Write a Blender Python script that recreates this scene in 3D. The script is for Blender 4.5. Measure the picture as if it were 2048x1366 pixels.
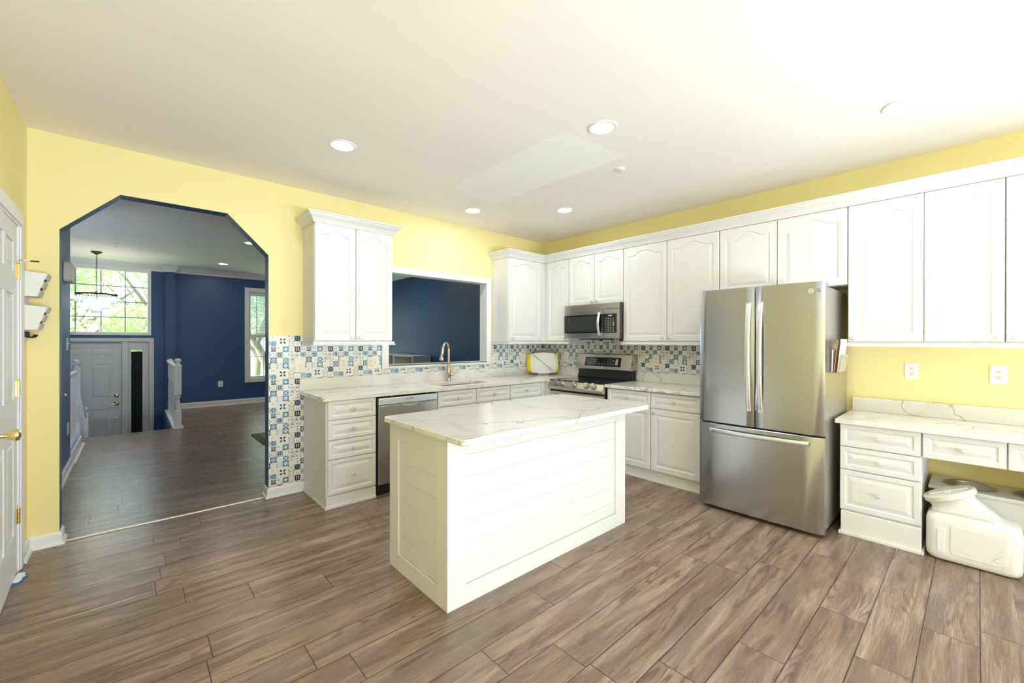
import bpy, bmesh, math, random
import numpy as np
from mathutils import Vector, Matrix
from mathutils.geometry import tessellate_polygon
random.seed(7)
SC = bpy.context.scene
COL = SC.collection
for o in list(bpy.data.objects):
    bpy.data.objects.remove(o)

# ------------------------------------------------------------------ camera
CAM = Vector((-4.334, -4.133, 1.37))
YAW, PITCH, ROLL = 0.7340157, -0.0017027, 0.00128226
cd = bpy.data.cameras.new('camera'); cam = bpy.data.objects.new('camera', cd); COL.objects.link(cam)
fw = Vector((math.sin(YAW)*math.cos(PITCH), math.cos(YAW)*math.cos(PITCH), math.sin(PITCH)))
rt = Vector((math.cos(YAW), -math.sin(YAW), 0)); up = rt.cross(fw)
r2 = rt*math.cos(ROLL)+up*math.sin(ROLL); u2 = -rt*math.sin(ROLL)+up*math.cos(ROLL)
mw = Matrix(((r2.x, u2.x, -fw.x, CAM.x), (r2.y, u2.y, -fw.y, CAM.y), (r2.z, u2.z, -fw.z, CAM.z), (0, 0, 0, 1)))
cam.matrix_world = mw
cd.sensor_width = 36.0; cd.lens = 840.727/2048*36.0; cd.clip_start = 0.02; cd.clip_end = 300
SC.camera = cam

# ------------------------------------------------------------------ view, world, daylight and added fill lights
SC.view_settings.view_transform = 'Standard'; SC.view_settings.look = 'None'
SC.view_settings.gamma = 1.0; SC.view_settings.use_curve_mapping = False
SC.view_settings.exposure = 0.30
try:
    SC.cycles.max_bounces = 10; SC.cycles.diffuse_bounces = 6; SC.cycles.glossy_bounces = 4
    SC.cycles.transmission_bounces = 6; SC.cycles.sample_clamp_indirect = 6.0
except Exception:
    pass
W = bpy.data.worlds.new('world'); SC.world = W; W.use_nodes = True
wn = W.node_tree; bg = wn.nodes['Background']; bg.inputs[0].default_value = (0.90, 0.96, 1.0, 1)
# hazy sky, brighter on the entry side (+Y) of the house than on the kitchen side
tc = wn.nodes.new('ShaderNodeTexCoord'); sx = wn.nodes.new('ShaderNodeSeparateXYZ'); wn.links.new(tc.outputs['Generated'], sx.inputs[0])
mr = wn.nodes.new('ShaderNodeMapRange'); mr.interpolation_type = 'SMOOTHSTEP'; wn.links.new(sx.outputs[1], mr.inputs[0])
for i_, v_ in ((1, -.6), (2, .6), (3, .45), (4, 6.0)): mr.inputs[i_].default_value = v_
wn.links.new(mr.outputs[0], bg.inputs[1])
cr_ = wn.nodes.new('ShaderNodeMix'); cr_.data_type = 'RGBA'; cr_.inputs[6].default_value = (.88, .95, 1, 1); cr_.inputs[7].default_value = (.74, .87, 1, 1)
m2_ = wn.nodes.new('ShaderNodeMapRange'); wn.links.new(sx.outputs[1], m2_.inputs[0]); m2_.inputs[1].default_value = -.3; m2_.inputs[2].default_value = .3
wn.links.new(m2_.outputs[0], cr_.inputs[0]); wn.links.new(cr_.outputs[2], bg.inputs[0])
def area(name, loc, rot, sx, sy, power, color=(1, 1, 1), portal=False, shape='RECTANGLE', parent=None):
    l = bpy.data.lights.new(name, 'AREA'); l.shape = shape; l.size = sx
    if shape == 'RECTANGLE': l.size_y = sy
    l.energy = power; l.color = color
    if portal: l.cycles.is_portal = True
    o = bpy.data.objects.new(name, l); COL.objects.link(o); o.location = loc; o.rotation_euler = rot
    if parent: o.parent = parent
    return o
R90 = math.pi/2
CANP, FCAN = 5.4, 6.0      # watts of each recessed lamp
area('patio_door_daylight', (-3.05, -7.62, 1.25), (R90, 0, 0), 3.4, 2.25, 3, (0.78, 0.875, 1.0))
area('ceiling_bounce_fill', (-3.05, -7.85, .25), (R90+1.12, 0, 0), 3.4, .9, 390, (0.71, 0.83, 1.0))  # added upward fill, standing in for a flash bounced off the ceiling
area('added_side_fill', (.28, -6.15, 1.3), (0, R90+.22, 0), 2.0, 2.0, 130, (0.70, 0.84, 1.0))  # added fill from an invented right-hand opening, brightens the left wall
area('added_side_portal', (.06, -6.15, 1.35), (0, R90, 0), 2.0, 2.0, 10, portal=True)  # portal of the added side opening
area('kitchen_window_portal', (-3.05, -7.46, 1.25), (R90, 0, 0), 3.4, 2.3, 10, portal=True)
area('transom_portal', (-4.66, 6.56, 2.09), (-R90, 0, 0), 1.15, 1.2, 10, portal=True)
area('far_window_portal', (-2.05, 6.56, 1.48), (-R90, 0, 0), 0.9, 1.95, 10, portal=True)
area('added_dining_portal', (-.83, 6.56, 1.48), (-R90, 0, 0), 0.9, 1.95, 10, portal=True)  # portal of the added, unseen window on the dining side
sun = bpy.data.lights.new('sun', 'SUN'); sun.energy = 8.0; sun.color = (1, .96, .88); sun.angle = .02
so = bpy.data.objects.new('sun', sun); COL.objects.link(so); so.rotation_euler = Vector((-1.0, 0.0, 1.1)).to_track_quat('Z', 'Y').to_euler()

# ------------------------------------------------------------------ materials
def new_mat(name):
    m = bpy.data.materials.new(name); m.use_nodes = True
    return m, m.node_tree, m.node_tree.nodes['Principled BSDF']
def mat(name, col, rough=.5, metal=0.0, spec=.5, emit=0, trans=0, coat=0, aniso=0):
    m, nt, b = new_mat(name)
    b.inputs['Base Color'].default_value = (*col, 1); b.inputs['Roughness'].default_value = rough
    b.inputs['Metallic'].default_value = metal; b.inputs['Specular IOR Level'].default_value = spec
    b.inputs['Transmission Weight'].default_value = trans; b.inputs['Coat Weight'].default_value = coat
    b.inputs['Anisotropic'].default_value = aniso
    if emit:
        b.inputs['Emission Color'].default_value = (*col, 1); b.inputs['Emission Strength'].default_value = emit
    return m
def N(nt, t, **kw):
    n = nt.nodes.new(t)
    for k, v in kw.items(): setattr(n, k, v)
    return n
def MA(nt, op, a, b=None, c=None):
    n = nt.nodes.new('ShaderNodeMath'); n.operation = op
    for i, v in enumerate((a, b, c)):
        if v is None: continue
        if isinstance(v, (int, float)): n.inputs[i].default_value = v
        else: nt.links.new(v, n.inputs[i])
    return n.outputs[0]
def SM(nt, v, lo, hi, to0=0.0, to1=1.0):
    n = nt.nodes.new('ShaderNodeMapRange'); n.interpolation_type = 'SMOOTHSTEP'
    nt.links.new(v, n.inputs[0]); n.inputs[1].default_value = lo; n.inputs[2].default_value = hi
    n.inputs[3].default_value = to0; n.inputs[4].default_value = to1
    return n.outputs[0]
def MIXC(nt, f, a, b, mode='MIX'):
    n = nt.nodes.new('ShaderNodeMix'); n.data_type = 'RGBA'; n.blend_type = mode
    for i, v in ((0, f), (6, a), (7, b)):
        if isinstance(v, (int, float)): n.inputs[i].default_value = v
        elif isinstance(v, tuple): n.inputs[i].default_value = (*v, 1)
        else: nt.links.new(v, n.inputs[i])
    return n.outputs[2]
def COMB(nt, x, y, z):
    n = nt.nodes.new('ShaderNodeCombineXYZ')
    for i, v in enumerate((x, y, z)):
        if isinstance(v, (int, float)): n.inputs[i].default_value = v
        else: nt.links.new(v, n.inputs[i])
    return n.outputs[0]
def NOISE(nt, vec, scale, detail=3, rough=.5, dist=0.0):
    n = nt.nodes.new('ShaderNodeTexNoise'); n.inputs['Scale'].default_value = scale; n.inputs['Detail'].default_value = detail
    n.inputs['Roughness'].default_value = rough; n.inputs['Distortion'].default_value = dist
    nt.links.new(vec, n.inputs['Vector'])
    return n
def POS(nt):
    g = nt.nodes.new('ShaderNodeNewGeometry'); s = nt.nodes.new('ShaderNodeSeparateXYZ')
    nt.links.new(g.outputs['Position'], s.inputs[0])
    return g.outputs['Position'], s.outputs[0], s.outputs[1], s.outputs[2]
def RAMP(nt, v, stops):
    r = nt.nodes.new('ShaderNodeValToRGB'); nt.links.new(v, r.inputs[0])
    while len(r.color_ramp.elements) < len(stops): r.color_ramp.elements.new(.5)
    for e, (p, c) in zip(r.color_ramp.elements, stops): e.position = p; e.color = (*c, 1)
    return r.outputs[0]
def BUMP(nt, b, h, strength=.2, dist=.002):
    n = nt.nodes.new('ShaderNodeBump'); n.inputs['Strength'].default_value = strength; n.inputs['Distance'].default_value = dist
    nt.links.new(h, n.inputs['Height']); nt.links.new(n.outputs[0], b.inputs['Normal'])
def paint(name, col, rough=.55):
    m, nt, b = new_mat(name); p, x, y, z = POS(nt)
    n = NOISE(nt, p, 90, 2); nv = NOISE(nt, p, 1.3, 2)
    c = MIXC(nt, SM(nt, nv.outputs[0], .35, .65, 0, 1), tuple(v*.985 for v in col), col)
    nt.links.new(c, b.inputs['Base Color']); b.inputs['Roughness'].default_value = rough
    BUMP(nt, b, n.outputs[0], .05, .001)
    return m
def wood_floor():
    m, nt, b = new_mat('brown_wood_planks'); p, x, y, z = POS(nt)
    WD, LN = .185, 1.22
    yy = MA(nt, 'DIVIDE', MA(nt, 'ADD', y, 3.588+WD*40), WD)
    row = MA(nt, 'FLOOR', yy)
    wn = N(nt, 'ShaderNodeTexWhiteNoise', noise_dimensions='1D'); nt.links.new(row, wn.inputs['W'])
    xx = MA(nt, 'DIVIDE', MA(nt, 'ADD', x, MA(nt, 'MULTIPLY', wn.outputs['Value'], 7.3)), LN)
    col = MA(nt, 'FLOOR', xx)
    w2 = N(nt, 'ShaderNodeTexWhiteNoise', noise_dimensions='2D'); nt.links.new(COMB(nt, row, col, 0), w2.inputs['Vector'])
    rnd = w2.outputs['Value']
    fx = MA(nt, 'FRACT', xx); fy = MA(nt, 'FRACT', yy)
    dx = MA(nt, 'MULTIPLY', MA(nt, 'MINIMUM', fx, MA(nt, 'SUBTRACT', 1.0, fx)), LN)
    dy = MA(nt, 'MULTIPLY', MA(nt, 'MINIMUM', fy, MA(nt, 'SUBTRACT', 1.0, fy)), WD)
    seam = SM(nt, MA(nt, 'MINIMUM', dx, dy), .0010, .0034)
    ox = MA(nt, 'ADD', x, MA(nt, 'MULTIPLY', rnd, 37.0)); oy = MA(nt, 'ADD', y, MA(nt, 'MULTIPLY', rnd, 19.0))
    # broad streaks, cathedral grain, fine pores
    broad = NOISE(nt, COMB(nt, MA(nt, 'MULTIPLY', ox, 1.6), MA(nt, 'MULTIPLY', oy, 14.0), rnd), 1.0, 4, .55, .8).outputs[0]
    tone = NOISE(nt, COMB(nt, MA(nt, 'MULTIPLY', ox, 2.2), MA(nt, 'MULTIPLY', oy, 9.0), 3.0), 1.0, 3, .5, .5).outputs[0]
    hue = NOISE(nt, COMB(nt, MA(nt, 'MULTIPLY', ox, 1.1), MA(nt, 'MULTIPLY', oy, 7.0), 8.0), 1.0, 3, .5, .3).outputs[0]
    ring = NOISE(nt, COMB(nt, MA(nt, 'MULTIPLY', ox, .85), MA(nt, 'MULTIPLY', oy, 6.5), 5.0), 1.0, 3, .38, .25).outputs[0]
    rl = MA(nt, 'PINGPONG', MA(nt, 'MULTIPLY', ring, 30.0), 1.0)
    rings = SM(nt, rl, .0, .55)
    rmask = SM(nt, NOISE(nt, COMB(nt, MA(nt, 'MULTIPLY', ox, 1.7), MA(nt, 'MULTIPLY', oy, 13.0), 11.0), 1.0, 2).outputs[0], .47, .62)
    fine = NOISE(nt, COMB(nt, MA(nt, 'MULTIPLY', ox, 9.0), MA(nt, 'MULTIPLY', oy, 230.0), 2.0), 1.0, 3, .6).outputs[0]
    base = RAMP(nt, broad, [(.22, FC[0]), (.45, FC[1]), (.58, FC[2]), (.78, FC[3])])
    base = MIXC(nt, SM(nt, hue, .5, .68, 0, .65), base, (.235, .197, .162))
    base = MIXC(nt, SM(nt, tone, .54, .70, 0, .6), base, (.33, .19, .115))
    base = MIXC(nt, MA(nt, 'MULTIPLY', MA(nt, 'MULTIPLY', MA(nt, 'SUBTRACT', 1.0, rings), rmask), .75), base, (.085, .05, .032))
    base = MIXC(nt, SM(nt, fine, .36, .60, .50, 0), base, (.10, .066, .045))
    base = MIXC(nt, SM(nt, rnd, 0, 1, 0, .22), base, (.15, .10, .07))
    base = MIXC(nt, seam, (.035, .024, .018), base)
    nt.links.new(base, b.inputs['Base Color'])
    nt.links.new(SM(nt, fine, .3, .7, .36, .23), b.inputs['Roughness'])
    b.inputs['Specular IOR Level'].default_value = .5
    h = MA(nt, 'ADD', MA(nt, 'MULTIPLY', fine, .35), seam)
    BUMP(nt, b, h, .25, .0012)
    return m
FC = [(.105, .066, .044), (.235, .158, .107), (.36, .258, .182), (.54, .42, .32)]
def marble():
    m, nt, b = new_mat('white_veined_quartz'); p, x, y, z = POS(nt)
    d = NOISE(nt, p, 1.7, 4, .55).outputs['Color']
    v = N(nt, 'ShaderNodeVectorMath', operation='MULTIPLY_ADD'); nt.links.new(d, v.inputs[0])
    v.inputs[1].default_value = (.75, .75, .75); nt.links.new(p, v.inputs[2])
    def veins(scale, w0, w1, off):
        a = N(nt, 'ShaderNodeVectorMath', operation='ADD'); nt.links.new(v.outputs[0], a.inputs[0]); a.inputs[1].default_value = off
        vo = N(nt, 'ShaderNodeTexVoronoi', feature='DISTANCE_TO_EDGE'); vo.inputs['Scale'].default_value = scale
        nt.links.new(a.outputs[0], vo.inputs['Vector'])
        return SM(nt, vo.outputs[0], w0, w1, 1, 0)
    msk = NOISE(nt, p, 1.9, 2).outputs[0]
    thin = MA(nt, 'MULTIPLY', veins(1.5, .0, .012, (1.3, .2, .7)), SM(nt, msk, .40, .58))
    broad = MA(nt, 'MULTIPLY', veins(.8, .0, .040, (4.3, 2.2, .1)), SM(nt, msk, .62, .42))
    c = MIXC(nt, MA(nt, 'MULTIPLY', broad, .45), (.78, .765, .71), (.54, .52, .45))
    c = MIXC(nt, MA(nt, 'MULTIPLY', thin, .9), c, (.34, .32, .28))
    nt.links.new(c, b.inputs['Base Color']); b.inputs['Roughness'].default_value = .16; b.inputs['Specular IOR Level'].default_value = .45
    return m
def steel(name, col, rough, vert=True, wob=.15):
    m, nt, b = new_mat(name); p, x, y, z = POS(nt)
    k = (3.2, 3.2, .55) if vert else (2, 2, 6)
    n = NOISE(nt, COMB(nt, MA(nt, 'MULTIPLY', x, k[0]), MA(nt, 'MULTIPLY', y, k[1]), MA(nt, 'MULTIPLY', z, k[2])), 1.0, 1.5, .4).outputs[0]
    b.inputs['Base Color'].default_value = (*col, 1); b.inputs['Metallic'].default_value = 1
    b.inputs['Roughness'].default_value = rough
    BUMP(nt, b, n, wob, .03)
    return m
M = {}
M['yellow'] = paint('yellow_wall_paint', (.88, .765, .36), .6)
M['navy'] = paint('navy_wall_paint', (.024, .078, .205), .42)
M['ceil'] = paint('ceiling_white', (.92, .88, .82), .8)
M['patch'] = paint('ceiling_patch_paint', (.955, .955, .93), .75)
M['white'] = mat('white_cabinet_paint', (.755, .745, .72), .38)
M['trim'] = mat('white_trim_paint', (.82, .82, .80), .4)
M['greydoor'] = mat('pale_grey_door_paint', (.62, .64, .61), .4)
M['floor'] = wood_floor()
M['quartz'] = marble()
M['steel'] = steel('brushed_stainless', (.46, .475, .525), .24, True, .35)
M['steelw'] = steel('warm_brushed_stainless', (.52, .49, .44), .27, False, .06)
M['steel2'] = steel('stainless_side', (.52, .50, .46), .36, True, .1)
M['steelh'] = mat('satin_steel_handle', (.80, .83, .89), .33, 1)
M['nickel'] = mat('brushed_nickel', (.60, .52, .43), .27, 1)
M['chrome'] = mat('chrome', (.8, .8, .8), .12, 1)
M['brass'] = mat('polished_brass', (.88, .68, .30), .2, 1)
M['black'] = mat('black_plastic', (.012, .012, .013), .35)
M['blackglass'] = mat('black_glass', (.008, .009, .010), .06, coat=.3)
M['darkgrey'] = mat('dark_grey_plastic', (.06, .06, .06), .45)
M['mark'] = mat('pale_grey_print', (.55, .56, .55), .5)
M['ivory'] = mat('ivory_plastic', (.86, .80, .68), .35)
M['plate'] = mat('white_plastic', (.87, .865, .84), .35)
M['hole'] = mat('dark_slot', (.03, .025, .02), .6)
M['glassknob'] = mat('crystal_glass', (.92, .95, .96), .05, 0, .8, trans=.55)
M['lens'] = mat('lit_lamp_lens', (1, .985, .95), .5, emit=9)
M['bulb'] = mat('lit_bulb', (1, .95, .86), .5, emit=45)
M['yellowpl'] = mat('bright_yellow_plastic', (.95, .76, .01), .35)
M['whitepl'] = mat('white_board_plastic', (.86, .85, .79), .4)
M['wire'] = mat('white_coated_wire', (.85, .85, .82), .35)
M['iron'] = mat('black_iron', (.02, .018, .016), .4, .6)
M['binpl'] = mat('cream_container_plastic', (.78, .765, .69), .32)
M['binlid'] = mat('cream_lid_plastic', (.75, .74, .65), .38)
M['clear'] = mat('clear_acrylic', (.9, .9, .84), .1, 0, .5, trans=.85)
M['paper'] = mat('white_paper', (.86, .83, .78), .7)
M['brownpaper'] = mat('brown_envelope', (.52, .30, .17), .7)
M['printed'] = None
M['mailwood'] = mat('chalk_white_wood', (.84, .82, .77), .6)
M['mailgrey'] = mat('grey_white_slats', (.60, .585, .55), .6)
M['mailslot'] = mat('brown_slot', (.30, .17, .09), .7)
M['cloth'] = mat('blue_cloth', (.05, .22, .62), .8)
M['clothw'] = mat('white_cloth', (.85, .87, .88), .8)
M['blind'] = mat('blind_slats', (.78, .79, .76), .5)
M['greyshelf'] = mat('grey_white_laminate', (.82, .83, .80), .5)
M['grass'] = mat('lawn_green', (.30, .46, .16), .9)
M['road'] = mat('pale_asphalt', (.55, .55, .53), .9)
M['bark'] = mat('tree_bark', (.36, .31, .26), .9)
M['roof'] = mat('tan_roof_shingles', (.62, .50, .38), .9)
M['siding'] = mat('pale_siding', (.75, .73, .68), .8)
def leaf_mat(name, c0, c1):
    m, nt, b = new_mat(name); p, x, y, z = POS(nt)
    nt.links.new(MIXC(nt, SM(nt, NOISE(nt, p, 2.5, 3).outputs[0], .35, .65), c0, c1), b.inputs['Base Color'])
    b.inputs['Roughness'].default_value = .7
    t = N(nt, 'ShaderNodeBsdfTranslucent'); t.inputs[0].default_value = (*c1, 1)
    mx = N(nt, 'ShaderNodeMixShader'); mx.inputs[0].default_value = .45
    nt.links.new(b.outputs[0], mx.inputs[1]); nt.links.new(t.outputs[0], mx.inputs[2])
    nt.links.new(mx.outputs[0], nt.nodes['Material Output'].inputs[0])
    return m
M['leaf'] = leaf_mat('fresh_green_leaves', (.36, .52, .20), (.60, .74, .40))
M['leaf2'] = leaf_mat('blue_green_leaves', (.30, .46, .30), (.50, .64, .46))
def glass_pane():
    m, nt, b = new_mat('window_glass')
    t = N(nt, 'ShaderNodeBsdfTransparent'); t.inputs[0].default_value = (.97, .98, .98, 1)
    g = N(nt, 'ShaderNodeBsdfGlossy'); g.inputs['Roughness'].default_value = .02
    mx = N(nt, 'ShaderNodeMixShader'); mx.inputs[0].default_value = .05
    nt.links.new(t.outputs[0], mx.inputs[1]); nt.links.new(g.outputs[0], mx.inputs[2])
    nt.links.new(mx.outputs[0], nt.nodes['Material Output'].inputs[0])
    return m
M['pane'] = glass_pane()
def crystal():
    m, nt, b = new_mat('chandelier_crystal')
    t = N(nt, 'ShaderNodeBsdfTransparent'); t.inputs[0].default_value = (.62, .65, .67, 1)
    g = N(nt, 'ShaderNodeBsdfGlossy'); g.inputs['Roughness'].default_value = .08; g.inputs[0].default_value = (.95, .97, 1, 1)
    d = N(nt, 'ShaderNodeBsdfTranslucent'); d.inputs[0].default_value = (.9, .93, .95, 1)
    m1 = N(nt, 'ShaderNodeMixShader'); m1.inputs[0].default_value = .5; nt.links.new(g.outputs[0], m1.inputs[1]); nt.links.new(d.outputs[0], m1.inputs[2])
    mx = N(nt, 'ShaderNodeMixShader'); mx.inputs[0].default_value = .55; nt.links.new(t.outputs[0], mx.inputs[1]); nt.links.new(m1.outputs[0], mx.inputs[2])
    nt.links.new(mx.outputs[0], nt.nodes['Material Output'].inputs[0])
    return m
M['crystal'] = crystal()
def printed():
    m, nt, b = new_mat('printed_page'); p, x, y, z = POS(nt)
    n = NOISE(nt, COMB(nt, MA(nt, 'MULTIPLY', x, 30), MA(nt, 'MULTIPLY', y, 30), MA(nt, 'MULTIPLY', z, 55)), 1, 2).outputs[0]
    c = RAMP(nt, n, [(.38, (.50, .42, .40)), (.47, (.84, .81, .77)), (.62, (.86, .83, .78)), (.72, (.75, .45, .42))])
    nt.links.new(c, b.inputs['Base Color']); b.inputs['Roughness'].default_value = .7
    return m
M['printed'] = printed()
def rug_mat():
    m, nt, b = new_mat('green_rug_pile'); p, x, y, z = POS(nt)
    n = NOISE(nt, p, 40, 2).outputs[0]
    nt.links.new(MIXC(nt, SM(nt, n, .35, .65), (.05, .09, .035), (.10, .15, .06)), b.inputs['Base Color']); b.inputs['Roughness'].default_value = .95
    return m
M['rug'] = rug_mat(); M['rug2'] = mat('orange_brown_rug_field', (.32, .17, .07), .95)

# ------------------------------------------------------------------ mesh helpers
LOC = {}
class G:
    def __init__(s): s.v = []; s.f = []; s.m = []; s.sm = []
    def add(s, vs, fs, m=0, smooth=False):
        b = len(s.v); s.v += [tuple(v) for v in vs]
        for f in fs: s.f.append(tuple(b+i for i in f)); s.m.append(m); s.sm.append(smooth)
        return s
    def box(s, x0, x1, y0, y1, z0, z1, m=0):
        x0, x1 = min(x0, x1), max(x0, x1); y0, y1 = min(y0, y1), max(y0, y1); z0, z1 = min(z0, z1), max(z0, z1)
        return s.add([(x0, y0, z0), (x1, y0, z0), (x1, y1, z0), (x0, y1, z0), (x0, y0, z1), (x1, y0, z1), (x1, y1, z1), (x0, y1, z1)],
                     [(0, 3, 2, 1), (4, 5, 6, 7), (0, 1, 5, 4), (1, 2, 6, 5), (2, 3, 7, 6), (3, 0, 4, 7)], m)
    def fbox(s, F, u0, u1, v0, v1, w0, w1, m=0):
        a = F(u0, v0, w0); b = F(u1, v1, w1)
        return s.box(a[0], b[0], a[1], b[1], a[2], b[2], m)
    def loft(s, loops, m=0, cap0=True, cap1=True, smooth=True, closed=True):
        n = len(loops[0]); vs = [p for l in loops for p in l]; fs = []
        for i in range(len(loops)-1):
            for j in range(n if closed else n-1):
                k = (j+1) % n
                fs.append((i*n+j, i*n+k, (i+1)*n+k, (i+1)*n+j))
        if cap0: fs.append(tuple(reversed(range(n))))
        if cap1: fs.append(tuple((len(loops)-1)*n+j for j in range(n)))
        return s.add(vs, fs, m, smooth)
    def lathe(s, prof, c, axis='Z', seg=24, m=0, smooth=True, cap=True):
        ax = {'X': (Vector((0, 1, 0)), Vector((0, 0, 1)), Vector((1, 0, 0))), 'Y': (Vector((0, 0, 1)), Vector((1, 0, 0)), Vector((0, 1, 0))),
              'Z': (Vector((1, 0, 0)), Vector((0, 1, 0)), Vector((0, 0, 1)))}
        if isinstance(axis, str): a, b, d = ax[axis]
        else:
            d = Vector(axis).normalized(); a = d.orthogonal().normalized(); b = d.cross(a)
        c = Vector(c)
        return s.loft([[c+d*h+(a*math.cos(2*math.pi*k/seg)+b*math.sin(2*math.pi*k/seg))*max(r, 1e-5) for k in range(seg)] for r, h in prof], m, cap, cap, smooth)
    def tube(s, pts, r, seg=10, m=0, flat=None):
        pts = [Vector(p) for p in pts]; loops = []; prev = None
        for i, p in enumerate(pts):
            t = (pts[min(i+1, len(pts)-1)]-pts[max(i-1, 0)]).normalized()
            if prev is None: a = t.orthogonal().normalized()
            else: a = (prev-t*prev.dot(t)).normalized()
            prev = a; b = t.cross(a); rr = r[i] if isinstance(r, (list, tuple)) else r
            loops.append([p+(a*math.cos(2*math.pi*k/seg)+b*math.sin(2*math.pi*k/seg))*rr for k in range(seg)])
        return s.loft(loops, m)
    def poly(s, F, outer, holes, w0, w1, mf=0, mb=0, ms=0, mh=None):
        """plate with holes: front at w1, back at w0, in frame F(u,v,w)"""
        rings = [outer]+list(holes); flat = [p for r in rings for p in r]
        tri = tessellate_polygon([[Vector((p[0], p[1], 0)) for p in r] for r in rings]); n = len(flat)
        fr = []; bk = []
        for t in tri:
            a, b, c = [flat[i] for i in t]
            if (b[0]-a[0])*(c[1]-a[1])-(b[1]-a[1])*(c[0]-a[0]) < 0: t = (t[0], t[2], t[1])
            fr.append(tuple(t)); bk.append((t[0], t[2], t[1]))
        s.add([F(p[0], p[1], w1) for p in flat], fr, mf); s.add([F(p[0], p[1], w0) for p in flat], bk, mb)
        for ri, r in enumerate(rings):
            k = len(r); ar = sum(r[i][0]*r[(i+1) % k][1]-r[(i+1) % k][0]*r[i][1] for i in range(k))
            rr = r if (ar > 0) == (ri == 0) else list(reversed(r))
            for i in range(k):
                p, q = rr[i], rr[(i+1) % k]
                mm = ms if ri == 0 or mh is None else mh[ri-1]
                s.add([F(p[0], p[1], w0), F(q[0], q[1], w0), F(q[0], q[1], w1), F(p[0], p[1], w1)], [(0, 1, 2, 3)], mm)
        return s
    def sweep(s, path, prof, m=0, left=True, smooth=False, closed=False):
        """mitred sweep of (out,z) profile along a plan polyline"""
        P = [Vector((p[0], p[1])) for p in path]; loops = []
        for i, p in enumerate(P):
            def nrm(a, b):
                d = (b-a).normalized(); return Vector((-d.y, d.x)) if left else Vector((d.y, -d.x))
            ns = []
            if i > 0: ns.append(nrm(P[i-1], p))
            if i < len(P)-1: ns.append(nrm(p, P[i+1]))
            n = ns[0] if len(ns) == 1 else (ns[0]+ns[1])/max(1e-6, 1+ns[0].dot(ns[1]))
            loops.append([(p.x+n.x*o, p.y+n.y*o, z) for o, z in prof])
        return s.loft(loops, m, True, True, smooth)
    def obj(s, name, mats, parent=None, bev=0, label=None, loc=None, ang=38):
        if not isinstance(mats, (list, tuple)): mats = [mats]
        if parent is None:
            a = np.array(s.v)
            L = Vector(loc) if loc is not None else Vector(((a[:, 0].min()+a[:, 0].max())/2, (a[:, 1].min()+a[:, 1].max())/2, a[:, 2].min()))
        else: L = LOC[parent.name]
        me = bpy.data.meshes.new(name)
        me.from_pydata([(v[0]-L.x, v[1]-L.y, v[2]-L.z) for v in s.v], [], s.f)
        for mm in mats: me.materials.append(M[mm] if isinstance(mm, str) else mm)
        me.polygons.foreach_set('material_index', s.m); me.polygons.foreach_set('use_smooth', s.sm)
        bm = bmesh.new(); bm.from_mesh(me); bmesh.ops.recalc_face_normals(bm, faces=bm.faces); bm.to_mesh(me); bm.free()
        if any(s.sm): me.set_sharp_from_angle(angle=math.radians(ang))
        me.update()
        o = bpy.data.objects.new(name, me); COL.objects.link(o)
        if parent is None: o.location = L
        else: o.parent = parent
        LOC[o.name] = L
        if bev:
            b = o.modifiers.new('bevel', 'BEVEL'); b.width = bev; b.segments = 2; b.limit_method = 'ANGLE'; b.angle_limit = math.radians(40)
        if label: o['label'] = label
        return o
def thing(name, loc, label, cat, group=None):
    o = bpy.data.objects.new(name, None); COL.objects.link(o); o.location = loc; o.empty_display_size = .1
    LOC[o.name] = Vector(loc); o['label'] = label; o['category'] = cat
    if group: o['group'] = group
    return o
def tag(o, label, cat, group=None):
    o['label'] = label; o['category'] = cat
    if group: o['group'] = group
    return o
def struct(o, label=None):
    o['kind'] = 'structure'
    if label: o['label'] = label
    return o
def FB(y0): return lambda u, v, w: (u, y0-w, v)          # faces -Y (seen from the kitchen), u = x
def FR(x0): return lambda u, v, w: (x0-w, -u, v)         # faces -X, u = -y
def FL(x0): return lambda u, v, w: (x0+w, u, v)          # faces +X, u = y
def FU(z0): return lambda u, v, w: (u, v, z0+w)          # faces up
def rect(u0, u1, v0, v1): return [(u0, v0), (u1, v0), (u1, v1), (u0, v1)]
def rrect(u0, u1, v0, v1, r, n=6):
    o = []
    for cx, cy, a in ((u1-r, v0+r, -90), (u1-r, v1-r, 0), (u0+r, v1-r, 90), (u0+r, v0+r, 180)):
        for k in range(n+1):
            t = math.radians(a+90*k/n); o.append((cx+r*math.cos(t), cy+r*math.sin(t)))
    return o
def dir_w(F):
    a = Vector(F(0, 0, 0)); return Vector(F(0, 0, 1))-a

# ---- panelled doors and drawers
def ploop(u0, u1, v0, v1, ins, arch, n=20):
    a, b, c, d = u0+ins, u1-ins, v0+ins, v1-ins
    out = [(a+(b-a)*k/n, c) for k in range(n)]+[(b, c)]
    for k in range(n+1):
        t = k/n; x = abs(1-2*t)
        s = 1.0 if arch == 0 else (1 if x < .12 else (0.5+.5*math.cos(math.pi*min(1, (x-.12)/.62))))
        out.append((b-(b-a)*t, d-arch*(1-s)))
    return out[:-1]+[(a, d-arch)]
def panel(g, F, u0, u1, v0, v1, t=.02, frame=.055, arch=0.0, m=0):
    specs = [(0, 0, 0), (0, t-.003, 0), (.003, t, 0), (frame-.004, t, arch), (frame+.002, t-.007, arch), (frame+.010, t-.007, arch),
             (frame+.034, t-.0012, arch), (frame+.038, t-.001, arch)]
    loops = [[F(p[0], p[1], w) for p in ploop(u0, u1, v0, v1, ins, ar)] for ins, w, ar in specs]
    g.loft(loops, m, True, True, False)
KNOB = {}
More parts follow.
